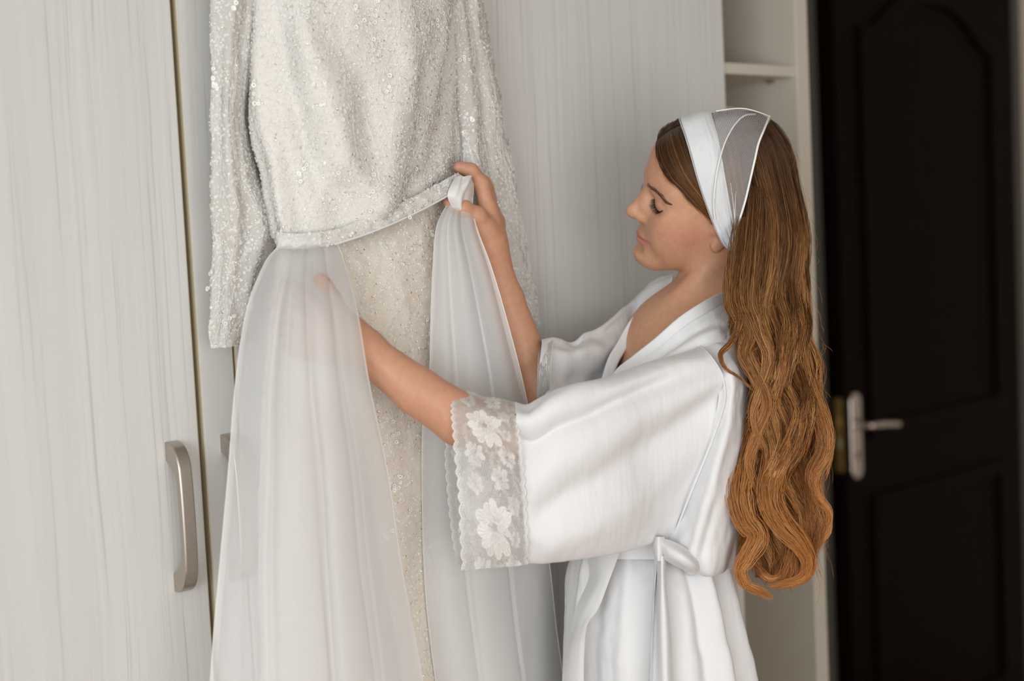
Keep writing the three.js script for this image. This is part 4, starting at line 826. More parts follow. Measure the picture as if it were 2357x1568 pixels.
  lock([[1735, 1290, 1.85], [1770, 1330, 1.85], [1802, 1318, 1.85], [1815, 1290, 1.85]], 11, 56, 0.2, 0.9, 1, 20);
  // loose hairs around the outline
  for (let k = 0; k < 70; k++) { const s = 0.1 + 0.85 * r(), side = r() < 0.35 ? -1 : 1, f = fallAt(s), x = side < 0 ? f[1] : f[2], L = 20 + 70 * r(), bend = (r() - 0.3) * 40 * side, P = []; for (let i = 0; i <= 10; i++) { const v = i / 10; P.push(at(x + side * (4 + 12 * Math.sin(v * 3)) + bend * v * v, f[0] + L * v, f[3] + 0.05)); } addStrand(S, P, 0.00016, 0, 0.2); }
  part('hair', strandGeo(S), hairMat, person, { kind: 'stuff', label: 'long wavy brown hair with caramel ends' });
  // dark body of hair under the strands, so that nothing shows through
  const net = [];
  for (let i = 0; i < FALL.length; i++) { const [y, xl, xr, z, th] = FALL[i], c = (xl + xr) / 2, w = (xr - xl) / 2 * 0.66, row = []; for (let k = 0; k < 10; k++) { const q = k / 10 * 6.283; row.push([c + Math.cos(q) * w, y, z + th * 0.66 - Math.sin(q) * th * 0.30]); } net.push(row); }
  part('hair_underlayer', patch(net.slice(0, 18), 40, 90, { closed: true }), hairBase, person);
}
// scalp hair: combed back from the parting, over a dark cap
{
  const r = randomFrom(505), S = strandSet();
  // hairline on the near side, front to ear, in the head's own axes (x, y, z)
  const line = [[-0.0785, 0.0905, -0.012], [-0.0785, 0.0835, 0.010], [-0.0750, 0.0725, 0.029], [-0.0650, 0.057, 0.046], [-0.0470, 0.040, 0.058], [-0.0310, 0.026, 0.064], [-0.0190, 0.015, 0.067], [-0.0100, 0.008, 0.068]];
  const back = [[0.006, 0.131, -0.012], [0.010, 0.118, 0.036], [0.020, 0.078, 0.068], [0.030, 0.036, 0.075], [0.030, 0.010, 0.074]];
  for (let k = 0; k < 2300; k++) {   // from the parting down beside the hairline to the ear, under the band
    const t = Math.pow(r(), 0.75), s0 = r() < 0.3 ? 0.45 * r() * (1 - t) : 0, depth = 0.0012 + 0.0045 * r(), wob = r() * 30, P = [], lag = 0.03 * (r() - 0.5);
    for (let i = 0; i <= 20; i++) {
      const v = i / 20, s = mixf(s0, 1, v), a = cr(line, clamp(s + lag * v)), b = cr(back, s), m = mixf(t, 0.04 + 0.9 * t, s * s);
      const q = [mixf(a[0], b[0], m), mixf(a[1], b[1], m) + 0.014 * Math.sin(m * 3.14) * (1 - s), mixf(a[2], b[2], m) + 0.012 * Math.sin(m * 3.14)];
      P.push(H(...onHead(...q, 0.0008 + depth * smooth(0, 0.25, v) + 0.0005 * noise3(wob, v * 5, 1))));
    }
    addStrand(S, P, 0.00030 + 0.00012 * r(), (r() - 0.6) * 1.3, -0.06 + 0.22 * r(), 0, 0.45);
  }
  // far side of the parting
  for (let k = 0; k < 700; k++) {
    const t = r(), P = [], s0 = onHead(mixf(-0.079, 0.03, t), mixf(0.090, 0.131, Math.sqrt(t)), -0.012 - 0.003 * r(), 0.0004), up = 0.003 + 0.007 * r();
    for (let i = 0; i <= 14; i++) { const v = i / 14; P.push(H(...onHead(s0[0] + v * 0.040, s0[1] + 0.01 * Math.sin(v * 3) - v * v * 0.05, s0[2] - v * 0.06, 0.0006 + up * Math.sin(v * 2.6)))); }
    addStrand(S, P, 0.00032, (r() - 0.6) * 1.2, 0, 0, 0.3);
  }
  // a lifted roll at the front of the far side, then fine baby hairs
  for (let k = 0; k < 46; k++) { const t = r(), a = cr(line, 0.02 + 0.9 * t), P = []; const L = 0.012 + 0.016 * r(); for (let i = 0; i <= 6; i++) { const v = i / 6, h = onHead(a[0] + L * v * 0.5, a[1] - L * v * 0.6, a[2] + 0.004 * v, 0.0004 + 0.001 * v); P.push(H(...h)); } addStrand(S, P, 0.00014, 0.2, 0.2); }
  part('front_hair', strandGeo(S), hairMat, person, { kind: 'stuff', label: 'brown hair combed back from a side parting' });
}
// ---------------------------------------------------------------- headscarf: folded white band with a sheer net flap
const scarfWhite = new THREE.MeshPhysicalMaterial({ name: 'white_crepe_band', color: lin(0.80, 0.82, 0.85), bumpMap: clothBump, bumpScale: 0.0006, roughness: 0.7, sheen: 0.3, sheenColor: lin(1, 1, 1), side: THREE.DoubleSide });
const scarfSheer = new THREE.MeshPhysicalMaterial({ name: 'sheer_band_margin', color: lin(0.80, 0.80, 0.82), roughness: 0.8, side: THREE.DoubleSide, transparent: true, opacity: 0.62 });
const netAlpha = dataTexture(512, 512, (u, v) => { const a = Math.sin((u * 26 + v * 34) * 6.283 + 0.5 * tileNoise(u, v, 20, 20, 51)), b = Math.sin((u * 26 - v * 34) * 6.283), t = clamp(0.17 + 0.20 * smooth(0.2, 0.95, a) + 0.10 * smooth(0.4, 0.95, b)); return [t, t, t]; }, false);
const netMat = new THREE.MeshPhysicalMaterial({ name: 'fine_white_net', color: lin(0.80, 0.79, 0.80), roughness: 0.75, side: THREE.DoubleSide, transparent: true, alphaMap: netAlpha });
function headDepth(px, py, lift) {   // depth of the head's (lifted) surface behind that pixel; the nearest pass where it is missed
  const o = camera.position, d = at(px, py, 1).sub(o); let t = 1.75, best = 1e9, bt = t;
  for (let i = 0; i < 60; i++) { const v = headWorld(o.x + d.x * t, o.y + d.y * t, o.z + d.z * t) - lift; if (v < best) { best = v; bt = t; } if (v < 0.0003) return t; t += Math.max(0.0008, v * 0.85); if (t > 2.2) break; }
  return bt;
}
{
  const scarf = new THREE.Group(); scarf.name = 'headscarf'; scarf.userData = { label: 'white headscarf with a sheer net flap' }; person.add(scarf);
  const L = [[1572, 266], [1568, 276], [1580, 312], [1594, 360], [1606, 405], [1622, 456], [1643, 515], [1662, 556], [1676, 574], [1690, 582]];
  const R = [[1636, 252], [1638, 260], [1652, 312], [1661, 360], [1669, 405], [1678, 456], [1687, 505], [1692, 535], [1694, 555], [1695, 570]];
  const lift = (t) => mixf(0.0105, 0.0125, t);
  const rows = L.map((l, i) => { const t = i / 9, row = []; for (let k = 0; k <= 6; k++) { const q = k / 6, x = mixf(l[0], R[i][0], q), y = mixf(l[1], R[i][1], q); row.push([x, y, (i === 0 ? 2.02 : headDepth(x, y, lift(t)))]); } return row; });
  const band = patch(rows, 60, 110, {});
  facing(band);
  { const p = band.attributes.position, n = band.attributes.normal, q = band.attributes.uv; for (let i = 0; i < p.count; i++) { const u = q.getX(i), v = q.getY(i), d = 0.0018 * Math.sin(Math.PI * u) + smooth(0.45, 1, v) * (0.0016 * Math.sin(u * 17 + 1) + 0.001 * Math.sin(u * 31)) + 0.0006 * noise3(u * 5, v * 9, 3) + (1 - v) * 0.0008 * Math.sin(u * 9 + 2); p.setXYZ(i, p.getX(i) + n.getX(i) * d, p.getY(i) + n.getY(i) * d, p.getZ(i) + n.getZ(i) * d); } seamNormals(band, 60, 110, false); facing(band); }
  part('folded_band', band, scarfWhite, scarf);
  const mrows = L.map((l, i) => { const t = i / 9, w = mixf(7, 2, t), row = []; for (let k = 0; k <= 3; k++) { const q = k / 3, x = mixf(l[0] - w * 0.85, l[0] + w * 0.6, q), y = mixf(l[1], R[i][1], q * 0.1); row.push([x, y, i === 0 ? 2.02 : headDepth(x, y, lift(t) - 0.0015)]); } return row; });
  part('sheer_margin', facing(patch(mrows, 8, 90, {})), scarfSheer, scarf);
  // net flap: two layers from the band to its corded outer edge
  const outer = [[1712, 250], [1772, 267], [1758, 300], [1746, 330], [1738, 365], [1730, 400], [1716, 460], [1702, 508], [1694, 540]];
  const inner = [[1634, 258], [1640, 272], [1648, 300], [1654, 330], [1660, 365], [1665, 400], [1676, 460], [1685, 508], [1690, 540]];
  const nrows = outer.map((o, i) => { const row = []; for (let k = 0; k <= 6; k++) { const q = k / 6, x = mixf(inner[i][0], o[0], q), y = mixf(inner[i][1], o[1], q) - (i < 2 ? 9 * Math.sin(q * 3.14) : 0); row.push([x, y, (i === 0 ? 1.985 : Math.min(headDepth(x, y, 0.022), 1.965)) ]); } return row; });
  const net = facing(patch(nrows, 50, 90, {}));
  part('net_flap', net, netMat, scarf, { label: 'sheer net flap' });
  const fold = [[1738, 263], [1712, 268], [1690, 290], [1672, 322], [1660, 358], [1656, 380]], fromBand = [[1640, 258], [1642, 268], [1648, 292], [1653, 324], [1657, 358], [1655, 380]];
  part('net_fold', facing(patch(fold.map((o, i) => { const row = []; for (let k = 0; k <= 4; k++) { const q = k / 4, x = mixf(fromBand[i][0], o[0], q), y = mixf(fromBand[i][1], o[1], q) - (i === 0 ? 7 * Math.sin(q * 3.14) : 0); row.push([x, y, Math.min(headDepth(x, y, 0.0155), 1.972)]); } return row; }), 24, 40, {})), netMat, scarf);
  const cord = (pts, r, lift, name) => part(name, tube(pts.map(([x, y]) => at(x, y, Math.min(headDepth(x, y, lift), 1.97))), r, 7, pts.length * 8), threadMat, scarf);
  cord([[1648, 256], [1680, 251], [1712, 250], [1742, 257], [1771, 268]], 0.0009, 0.023, 'corded_edge');
  cord([[1771, 268], [1758, 300], [1746, 330], [1738, 365], [1730, 400], [1716, 460], [1702, 508], [1694, 540], [1691, 556]], 0.0016, 0.0235, 'corded_edge');
  cord([[1738, 263], [1718, 265], [1702, 275], [1684, 298], [1668, 330], [1656, 370], [1648, 410], [1644, 450], [1643, 480], [1646, 505]], 0.0011, 0.0165, 'corded_edge');
  // folds gathered where the flap meets the band
  for (const pts of [[[1681, 420], [1688, 470], [1691, 510], [1693, 548]], [[1694, 440], [1692, 480], [1692, 515], [1693, 550]]]) cord(pts, (t) => 0.0002 + 0.0006 * t, 0.019, 'gathered_fold');
}
// ---------------------------------------------------------------- the robe
const crinkle = dataTexture(1024, 1024, (u, v) => { const a = tileNoise(u + 0.01 * tileNoise(u, v, 5, 5, 61), v, 70, 9, 62), b = tileNoise(u, v, 26, 6, 63), c = tileNoise(u, v, 200, 120, 64), t = 0.5 + 0.28 * a + 0.15 * b + 0.08 * c; return [t, t, t]; }, false);
const robeMat = new THREE.MeshPhysicalMaterial({ name: 'white_crepe_robe', color: lin(0.80, 0.80, 0.81), bumpMap: crinkle, bumpScale: 0.0006, roughness: 0.62, sheen: 0.35, sheenColor: lin(1, 1, 1), sheenRoughness: 0.45, side: THREE.DoubleSide });
const robe = new THREE.Group(); robe.name = 'robe'; robe.userData = { label: 'white crepe wrap robe with lace cuffs' }; person.add(robe);
// cloth grain in metres: weft along the body, warp downwards
const cloth = (name, geo, mat = robeMat, parent = robe, extra) => {
  if (mat === robeMat) { const p = geo.attributes.position, uv = geo.attributes.uv; for (let i = 0; i < p.count; i++) uv.setXY(i, (p.getX(i) * 0.8 + p.getZ(i) * 0.6) * 2, p.getY(i) * 2); }
  return part(name, geo, mat, parent, extra);
};
const ridge = (list) => { const f = folds(list); return (u, v) => f(u, v); };
// near sleeve: rings from the cuff to the armhole; each [top x,y, bottom x,y, axis depth, near bulges...]
function ringOf([tx, ty, bx, by, z, arm, hang], seam) {
  const near = [[0.07, 0.8 * arm], [0.2, arm], [0.36, mixf(arm, hang, 0.55)], [0.6, hang], [0.86, hang * 0.7]], pts = [[tx, ty, z]];
  near.forEach(([q, h], i) => { const s = seam ? seam[i] : [mixf(tx, bx, q), mixf(ty, by, q)]; pts.push([s[0], s[1], z - h]); });
  pts.push([bx, by, z]);
  for (const [q, h] of near.slice().reverse()) pts.push([mixf(tx, bx, q), mixf(ty, by, q), z + h * 0.8]);
  return pts;
}
const sleeveRings = [
  [1184, 926, 1214, 1297, 1.762, 0.046, 0.034], [1222, 938, 1255, 1297, 1.766, 0.052, 0.040], [1278, 908, 1305, 1291, 1.772, 0.056, 0.044], [1345, 888, 1375, 1283, 1.785, 0.058, 0.044], [1430, 853, 1440, 1270, 1.808, 0.058, 0.042], [1525, 822, 1500, 1250, 1.842, 0.058, 0.040],
];
const seamPts = [[1634, 818], [1660, 858], [1668, 905], [1644, 1000], [1588, 1140]];
const armhole = ringOf([1612, 797, 1550, 1236, 1.882, 0.054, 0.046], seamPts);
const sleeveNet = [...sleeveRings.map((q) => ringOf(q)), armhole];
const sleeveFold = ridge([[0.20, 0.13, 0.0, 0.9, 0.025, -0.012], [0.11, 0.06, 0.02, 0.55, 0.025, 0.010], [0.30, 0.20, 0.05, 1.0, 0.03, 0.006], [0.37, 0.26, 0.1, 1.0, 0.02, -0.006], [0.44, 0.34, 0.15, 1.0, 0.025, 0.005], [0.02, 0.04, 0.12, 0.5, 0.02, 0.006]]);
const nearSleeve = outward(patch(sleeveNet, 160, 150, { closed: true }));
function emboss(g, f, nu, nv, closed, orient) {
  const p = g.attributes.position, n = g.attributes.normal, q = g.attributes.uv;
  for (let i = 0; i < p.count; i++) { const d = f(q.getX(i), q.getY(i), p.getX(i), p.getY(i), p.getZ(i)); p.setXYZ(i, p.getX(i) + n.getX(i) * d, p.getY(i) + n.getY(i) * d, p.getZ(i) + n.getZ(i) * d); }
  seamNormals(g, nu, nv, closed); return orient(g);
}
emboss(nearSleeve, (u, v, x, y, z) => sleeveFold(u, v) + 0.002 * noise3(x * 9, y * 9, z * 9) + 0.0004 * noise3(x * 40, y * 30, z * 40), 160, 150, true, outward);
const sleeveMesh = cloth('sleeve', nearSleeve, robeMat, robe, { label: 'wide near sleeve hanging from her arm' });
const seamTube = tube([[1612, 797, 1.876], [1634, 818, 1.835], [1660, 858, 1.824], [1669, 905, 1.822], [1664, 940, 1.822], [1644, 1000, 1.824], [1620, 1062, 1.828], [1588, 1140, 1.838], [1552, 1232, 1.866]].map(A), 0.0014, 6, 60);
cloth('armhole_seam', seamTube, robeMat, sleeveMesh);
// lace cuff
const laceSize = 1024, laceData = (() => {
  const w = laceSize, a = new Float32Array(w * w), tint = new Float32Array(w * w);
  const r = randomFrom(303);
  for (let y = 0; y < w; y++) for (let x = 0; x < w; x++) {   // fine net ground
    const u = x / w, v = y / w, n = 38, k = Math.abs(Math.sin((u * n + v * 0.5 * n) * Math.PI)), l = Math.abs(Math.sin((u * n - v * 0.5 * n) * Math.PI));
    a[y * w + x] = 0.26 + 0.62 * Math.max(smooth(0.5, 0.15, k), smooth(0.5, 0.15, l));
  }
  const disc = (cx, cy, rx, ry, ang, v, rim) => { const c = Math.cos(ang), s = Math.sin(ang), R = Math.ceil(Math.max(rx, ry)) + 2; for (let y = -R; y <= R; y++) for (let x = -R; x <= R; x++) { const p = (x * c + y * s) / rx, q = (-x * s + y * c) / ry, d = p * p + q * q; if (d < 1) { const vein = 0.14 * Math.sin(Math.atan2(q, p + 0.9) * 16), X = ((Math.round(cx + x) % w) + w) % w, Y = ((Math.round(cy + y) % w) + w) % w, i = Y * w + X; a[i] = d > 0.7 ? rim : Math.max(a[i] * 0.4, v + vein); if (d > 0.86) tint[i] = 0.5; else tint[i] *= 0.3; } } };
  const flower = (cx, cy, R, turn) => {   // loose rose: uneven petals in two rounds about an open centre
    for (let k = 0; k < 11; k++) { const q = turn + k / 11 * 6.283 + 0.35 * (r() - 0.5), m = 0.7 + 0.6 * r(), f = 0.55 + 0.25 * r(); disc(cx + Math.cos(q) * R * f, cy + Math.sin(q) * R * f * 0.9, R * 0.30 * m, R * 0.19 * m, q + 0.9 * (r() - 0.5), 0.62 + 0.2 * r(), 0.9); }
    for (let k = 0; k < 8; k++) { const q = turn + 0.4 + k / 8 * 6.283 + 0.4 * (r() - 0.5), m = 0.7 + 0.5 * r(); disc(cx + Math.cos(q) * R * 0.34, cy + Math.sin(q) * R * 0.32, R * 0.19 * m, R * 0.12 * m, q + 0.8 * (r() - 0.5), 0.7, 0.95); }
  };
  const vine = (x, y, dir, n) => { for (let k = 0; k < n; k++) { dir += (r() - 0.5) * 0.7; x += Math.cos(dir) * 20; y += Math.sin(dir) * 20; disc(x + Math.cos(dir + 1.57) * 16 * (k % 2 ? 1 : -1), y + Math.sin(dir + 1.57) * 16 * (k % 2 ? 1 : -1), 24, 11, dir + (k % 2 ? 0.8 : -0.8), 0.62, 0.95); for (let t = 0; t < 20; t++) { const X = ((Math.round(x - Math.cos(dir) * t) % w) + w) % w, Y = ((Math.round(y - Math.sin(dir) * t) % w) + w) % w; for (let m = -3; m <= 3; m++) { const i = Y * w + ((X + m + w) % w); a[i] = 1; tint[i] = 0.9; } } } };
  for (let k = 0; k < 20; k++) vine(140 + 740 * r(), w * r(), 1.57 + (r() - 0.5), 14);
  flower(500, 300, 270, 0.2); flower(760, 640, 120, 1); flower(300, 660, 130, 2); flower(620, 860, 135, 2.4); flower(270, 930, 110, 0.9); flower(800, 90, 105, 1.7); flower(790, 380, 90, 0.3);
  // scalloped, cord-edged borders along both long sides
  for (let y = 0; y < w; y++) { const sc = Math.abs(Math.sin(y / w * Math.PI * 9)); for (const [edge, dir] of [[0, 1], [w - 1, -1]]) { const off = 10 + 34 * (1 - sc); for (let x = 0; x < 130; x++) { const X = edge + dir * x; const i = y * w + X; if (x < off) a[i] = 0; else if (x < off + 14) a[i] = 1; else if (x < off + 60) { const k = Math.sin(x * 0.22) * Math.sin(y * 0.14); if (k > 0.1) { a[i] = Math.max(a[i], 0.85); } if (k > 0.0 && k < 0.14) tint[i] = 0.8; } } } }
  return { a, tint };
})();
const laceAlpha = dataTexture(laceSize, laceSize, (u, v, x, y) => { const t = laceData.a[y * laceSize + x]; return [t, t, t]; }, false);
const laceColor = dataTexture(laceSize, laceSize, (u, v, x, y) => { const t = laceData.tint[y * laceSize + x]; return [mixf(0.955, 0.90, t), mixf(0.95, 0.82, t), mixf(0.94, 0.76, t)]; });
const laceMat = new THREE.MeshPhysicalMaterial({ name: 'white_floral_lace', map: laceColor, alphaMap: laceAlpha, bumpMap: laceAlpha, bumpScale: 0.0009, transparent: true, roughness: 0.7, side: THREE.DoubleSide });
{
  // near face of the cuff from its scalloped edge to the sleeve, then the far face seen through the opening
  const nearLace = patch([
    [[1042, 896, 1.752], [1036, 925, 1.722], [1036, 960, 1.712], [1040, 1010, 1.710], [1046, 1080, 1.716], [1052, 1150, 1.722], [1056, 1230, 1.728], [1060, 1312, 1.745]],
    [[1092, 906, 1.752], [1088, 935, 1.718], [1090, 970, 1.708], [1096, 1020, 1.704], [1104, 1090, 1.710], [1110, 1155, 1.716], [1114, 1230, 1.722], [1118, 1310, 1.744]],
    [[1145, 916, 1.752], [1142, 945, 1.718], [1146, 982, 1.708], [1152, 1030, 1.706], [1160, 1095, 1.712], [1166, 1160, 1.716], [1170, 1235, 1.722], [1172, 1305, 1.746]],
    [[1190, 926, 1.757], [1190, 952, 1.722], [1196, 990, 1.713], [1202, 1038, 1.712], [1210, 1100, 1.718], [1214, 1165, 1.722], [1217, 1240, 1.728], [1216, 1298, 1.748]]], 110, 60, {});
  facing(nearLace); const uv = nearLace.attributes.uv; for (let i = 0; i < uv.count; i++) uv.setXY(i, uv.getY(i), 0.72 + uv.getX(i) * 1.9);
  emboss(nearLace, (u, v, x, y, z) => 0.002 * noise3(x * 25, y * 18, z * 25), 60, 110, false, (g) => facing(g));
  const cuff = cloth('lace_cuff', nearLace, laceMat, sleeveMesh, { label: 'scalloped floral lace cuff' });
  const farLace = patch([
    [[1044, 900, 1.778], [1030, 960, 1.802], [1022, 1040, 1.806], [1026, 1120, 1.800], [1034, 1200, 1.79], [1044, 1270, 1.78], [1058, 1314, 1.748]],
    [[1100, 912, 1.780], [1090, 970, 1.806], [1082, 1050, 1.812], [1090, 1130, 1.806], [1096, 1210, 1.796], [1104, 1275, 1.784], [1118, 1311, 1.75]],
    [[1188, 928, 1.780], [1186, 980, 1.806], [1186, 1060, 1.812], [1196, 1140, 1.806], [1206, 1215, 1.796], [1210, 1275, 1.784], [1215, 1298, 1.752]]], 80, 40, {});
  facing(farLace); const w = farLace.attributes.uv; for (let i = 0; i < w.count; i++) w.setXY(i, w.getY(i), 0.3 + w.getX(i) * 1.9);
  cloth('lace_cuff_inner', farLace, laceMat, cuff);
}
// side and back of the robe, bloused over the sash
const backPanel = facing(patch([
  [[1602, 797, 1.886], [1640, 752, 1.925], [1685, 700, 2.00], [1735, 690, 2.10], [1700, 690, 2.18]],
  [[1648, 858, 1.832], [1690, 840, 1.835], [1722, 835, 1.92], [1742, 830, 2.08], [1700, 830, 2.2]],
  [[1650, 940, 1.832], [1692, 945, 1.826], [1728, 950, 1.91], [1746, 950, 2.08], [1700, 950, 2.2]],
  [[1606, 1060, 1.838], [1660, 1075, 1.818], [1712, 1085, 1.89], [1744, 1085, 2.06], [1700, 1085, 2.2]],
  [[1544, 1222, 1.872], [1612, 1240, 1.825], [1686, 1238, 1.865], [1732, 1215, 2.04], [1690, 1215, 2.18]],
  [[1522, 1256, 1.882], [1596, 1310, 1.838], [1662, 1318, 1.858], [1716, 1268, 2.02], [1680, 1268, 2.17]],
  [[1524, 1262, 1.912], [1590, 1312, 1.872], [1652, 1314, 1.89], [1702, 1270, 2.02], [1670, 1270, 2.15]],
  [[1528, 1258, 1.935], [1584, 1290, 1.905], [1640, 1294, 1.915], [1690, 1264, 2.02], [1660, 1264, 2.14]]], 110, 130, {}));
emboss(backPanel, (u, v, x, y, z) => ridge([[0.2, 0.26, 0.4, 0.9, 0.03, 0.004], [0.3, 0.3, 0.5, 0.95, 0.025, -0.003], [0.12, 0.1, 0.6, 0.9, 0.025, 0.003]])(u, v) + 0.003 * noise3(x * 14, y * 9, z * 14) + 0.0009 * noise3(x * 45, y * 30, z * 45), 110, 130, false, (g) => facing(g));
cloth('back_panel', backPanel);
// near front: shoulder to neckline, down under the arm
const nearFront = facing(patch([
  [[1676, 672, 2.00], [1690, 690, 1.995], [1700, 715, 1.98], [1705, 760, 1.95]],
  [[1625, 698, 1.945], [1640, 722, 1.935], [1655, 752, 1.915], [1665, 800, 1.89]],
  [[1565, 734, 1.925], [1582, 758, 1.915], [1604, 788, 1.893], [1640, 850, 1.87]],
  [[1505, 784, 1.925], [1530, 800, 1.91], [1560, 830, 1.885], [1600, 900, 1.87]],
  [[1455, 824, 1.93], [1480, 845, 1.91], [1510, 880, 1.885], [1560, 960, 1.88]],
  [[1412, 862, 1.94], [1440, 890, 1.91], [1470, 940, 1.885], [1530, 1040, 1.89]],
  [[1380, 930, 1.95], [1410, 960, 1.91], [1450, 1040, 1.89], [1520, 1140, 1.90]],
  [[1365, 1080, 1.96], [1400, 1100, 1.91], [1450, 1150, 1.89], [1520, 1240, 1.90]],
  [[1350, 1270, 1.96], [1400, 1270, 1.92], [1450, 1270, 1.905], [1524, 1262, 1.91]]], 60, 120, {}));
emboss(nearFront, (u, v, x, y, z) => ridge([[0.75, 0.55, 0.1, 0.45, 0.06, 0.006], [0.5, 0.35, 0.15, 0.5, 0.05, -0.005], [0.9, 0.75, 0.1, 0.5, 0.05, 0.005]])(u, v) + 0.0015 * noise3(x * 25, y * 18, z * 25), 60, 120, false, (g) => facing(g));
cloth('front_panel', nearFront, robeMat, robe, { label: 'near wrap front' });
const bandAlong = (edge, width, name, lift) => {
  // edge: [x, y, depth] along the neckline; the band lies on the cloth side, width in pixels along (dx, dy)
  const net = edge.map(([x, y, z, dx, dy]) => [[x, y, z + 0.002], [x + dx * 0.08, y + dy * 0.08, z - lift], [x + dx * 0.5, y + dy * 0.5, z - lift * 1.2], [x + dx * 0.95, y + dy * 0.95, z - lift], [x + dx, y + dy, z + 0.002]]);
  return cloth(name, facing(patch(net, 16, 110, {})));
};
bandAlong([[1678, 664, 1.998, 10, 26], [1625, 690, 1.942, 14, 24], [1565, 728, 1.920, 15, 22], [1505, 780, 1.918, 18, 18], [1455, 820, 1.924, 18, 18], [1412, 858, 1.934, 18, 18], [1378, 930, 1.944, 20, 10], [1362, 1080, 1.95, 20, 4]], 24, 'collar_band', 0.004);
// far front and far sleeve
const farFront = facing(patch([
  [[1556, 628, 2.085], [1548, 640, 2.07], [1545, 660, 2.065], [1543, 676, 2.06]],
  [[1508, 646, 2.15], [1505, 668, 2.12], [1508, 690, 2.085], [1512, 708, 2.05]],
  [[1470, 678, 2.20], [1468, 705, 2.15], [1470, 735, 2.09], [1474, 752, 2.035]],
  [[1440, 706, 2.20], [1436, 740, 2.14], [1438, 780, 2.075], [1446, 798, 2.02]],
  [[1405, 738, 2.17], [1404, 780, 2.11], [1406, 826, 2.05], [1418, 850, 2.0]],
  [[1390, 790, 2.15], [1386, 840, 2.09], [1388, 890, 2.03], [1396, 930, 1.985]],
  [[1385, 900, 2.14], [1376, 960, 2.08], [1372, 1020, 2.02], [1376, 1080, 1.98]],
  [[1370, 1180, 2.14], [1350, 1220, 2.08], [1340, 1260, 2.02], [1345, 1290, 1.985]]], 60, 110, {}));
emboss(farFront, (u, v, x, y, z) => ridge([[0.3, 0.45, 0.1, 0.7, 0.08, 0.008], [0.65, 0.7, 0.2, 0.7, 0.06, -0.006]])(u, v) + 0.002 * noise3(x * 20, y * 14, z * 20), 60, 110, false, (g) => facing(g));
cloth('front_panel', farFront, robeMat, robe, { label: 'far wrap front' });
bandAlong([[1549, 632, 2.066, -4, 6], [1545, 672, 2.056, -16, -6], [1512, 708, 2.044, -22, -14], [1474, 752, 2.028, -24, -14], [1446, 798, 2.013, -24, -12], [1420, 846, 1.995, -24, -12], [1398, 930, 1.98, -24, -6], [1378, 1080, 1.975, -22, 0]], 24, 'collar_band', 0.004);
const farSleeveNet = [
  [1246, 784, 1236, 925, 1.968, 0.055], [1275, 782, 1262, 975, 1.985, 0.06], [1316, 784, 1300, 1010, 2.01, 0.062], [1348, 764, 1330, 1030, 2.035, 0.064], [1392, 748, 1362, 1040, 2.07, 0.066], [1436, 712, 1392, 1030, 2.12, 0.066], [1474, 684, 1420, 980, 2.165, 0.06],
].map(([tx, ty, bx, by, z, h]) => { const P = (q, k) => [mixf(tx, bx, q), mixf(ty, by, q), z + k * h]; return [P(0, 0), P(0.12, -0.65), P(0.35, -1), P(0.65, -0.95), P(0.92, -0.6), P(1, 0), P(0.8, 0.7), P(0.35, 0.8)]; });
const farSleeve = outward(patch(farSleeveNet, 100, 90, { closed: true }));
emboss(farSleeve, (u, v, x, y, z) => ridge([[0.14, 0.2, 0.2, 0.9, 0.03, 0.009], [0.26, 0.3, 0.1, 0.8, 0.03, -0.008], [0.36, 0.36, 0.3, 1, 0.03, 0.007], [0.05, 0.1, 0.35, 0.8, 0.025, -0.008]])(u, v) + 0.003 * noise3(x * 18, y * 12, z * 18), 100, 90, true, outward);
const farSleeveMesh = cloth('sleeve', farSleeve, robeMat, robe, { label: 'far sleeve pushed to her elbow' });
{
  const g = outward(patch([[1212, 812, 1208, 940, 1.958, 0.05], [1228, 796, 1222, 932, 1.962, 0.053], [1248, 784, 1238, 926, 1.968, 0.056]].map(([tx, ty, bx, by, z, h]) => { const P = (q, k) => [mixf(tx, bx, q) + 26, mixf(ty, by, q), z + k * h]; return [P(0, 0), P(0.12, -0.65), P(0.35, -1), P(0.65, -0.95), P(0.92, -0.6), P(1, 0), P(0.8, 0.7), P(0.35, 0.8)]; }), 60, 14, { closed: true }));
  const uv = g.attributes.uv; for (let i = 0; i < uv.count; i++) uv.setXY(i, uv.getY(i), uv.getX(i) * 2.2);
  cloth('lace_cuff', g, laceMat, farSleeveMesh, { label: 'lace cuff at her bent elbow' });
}
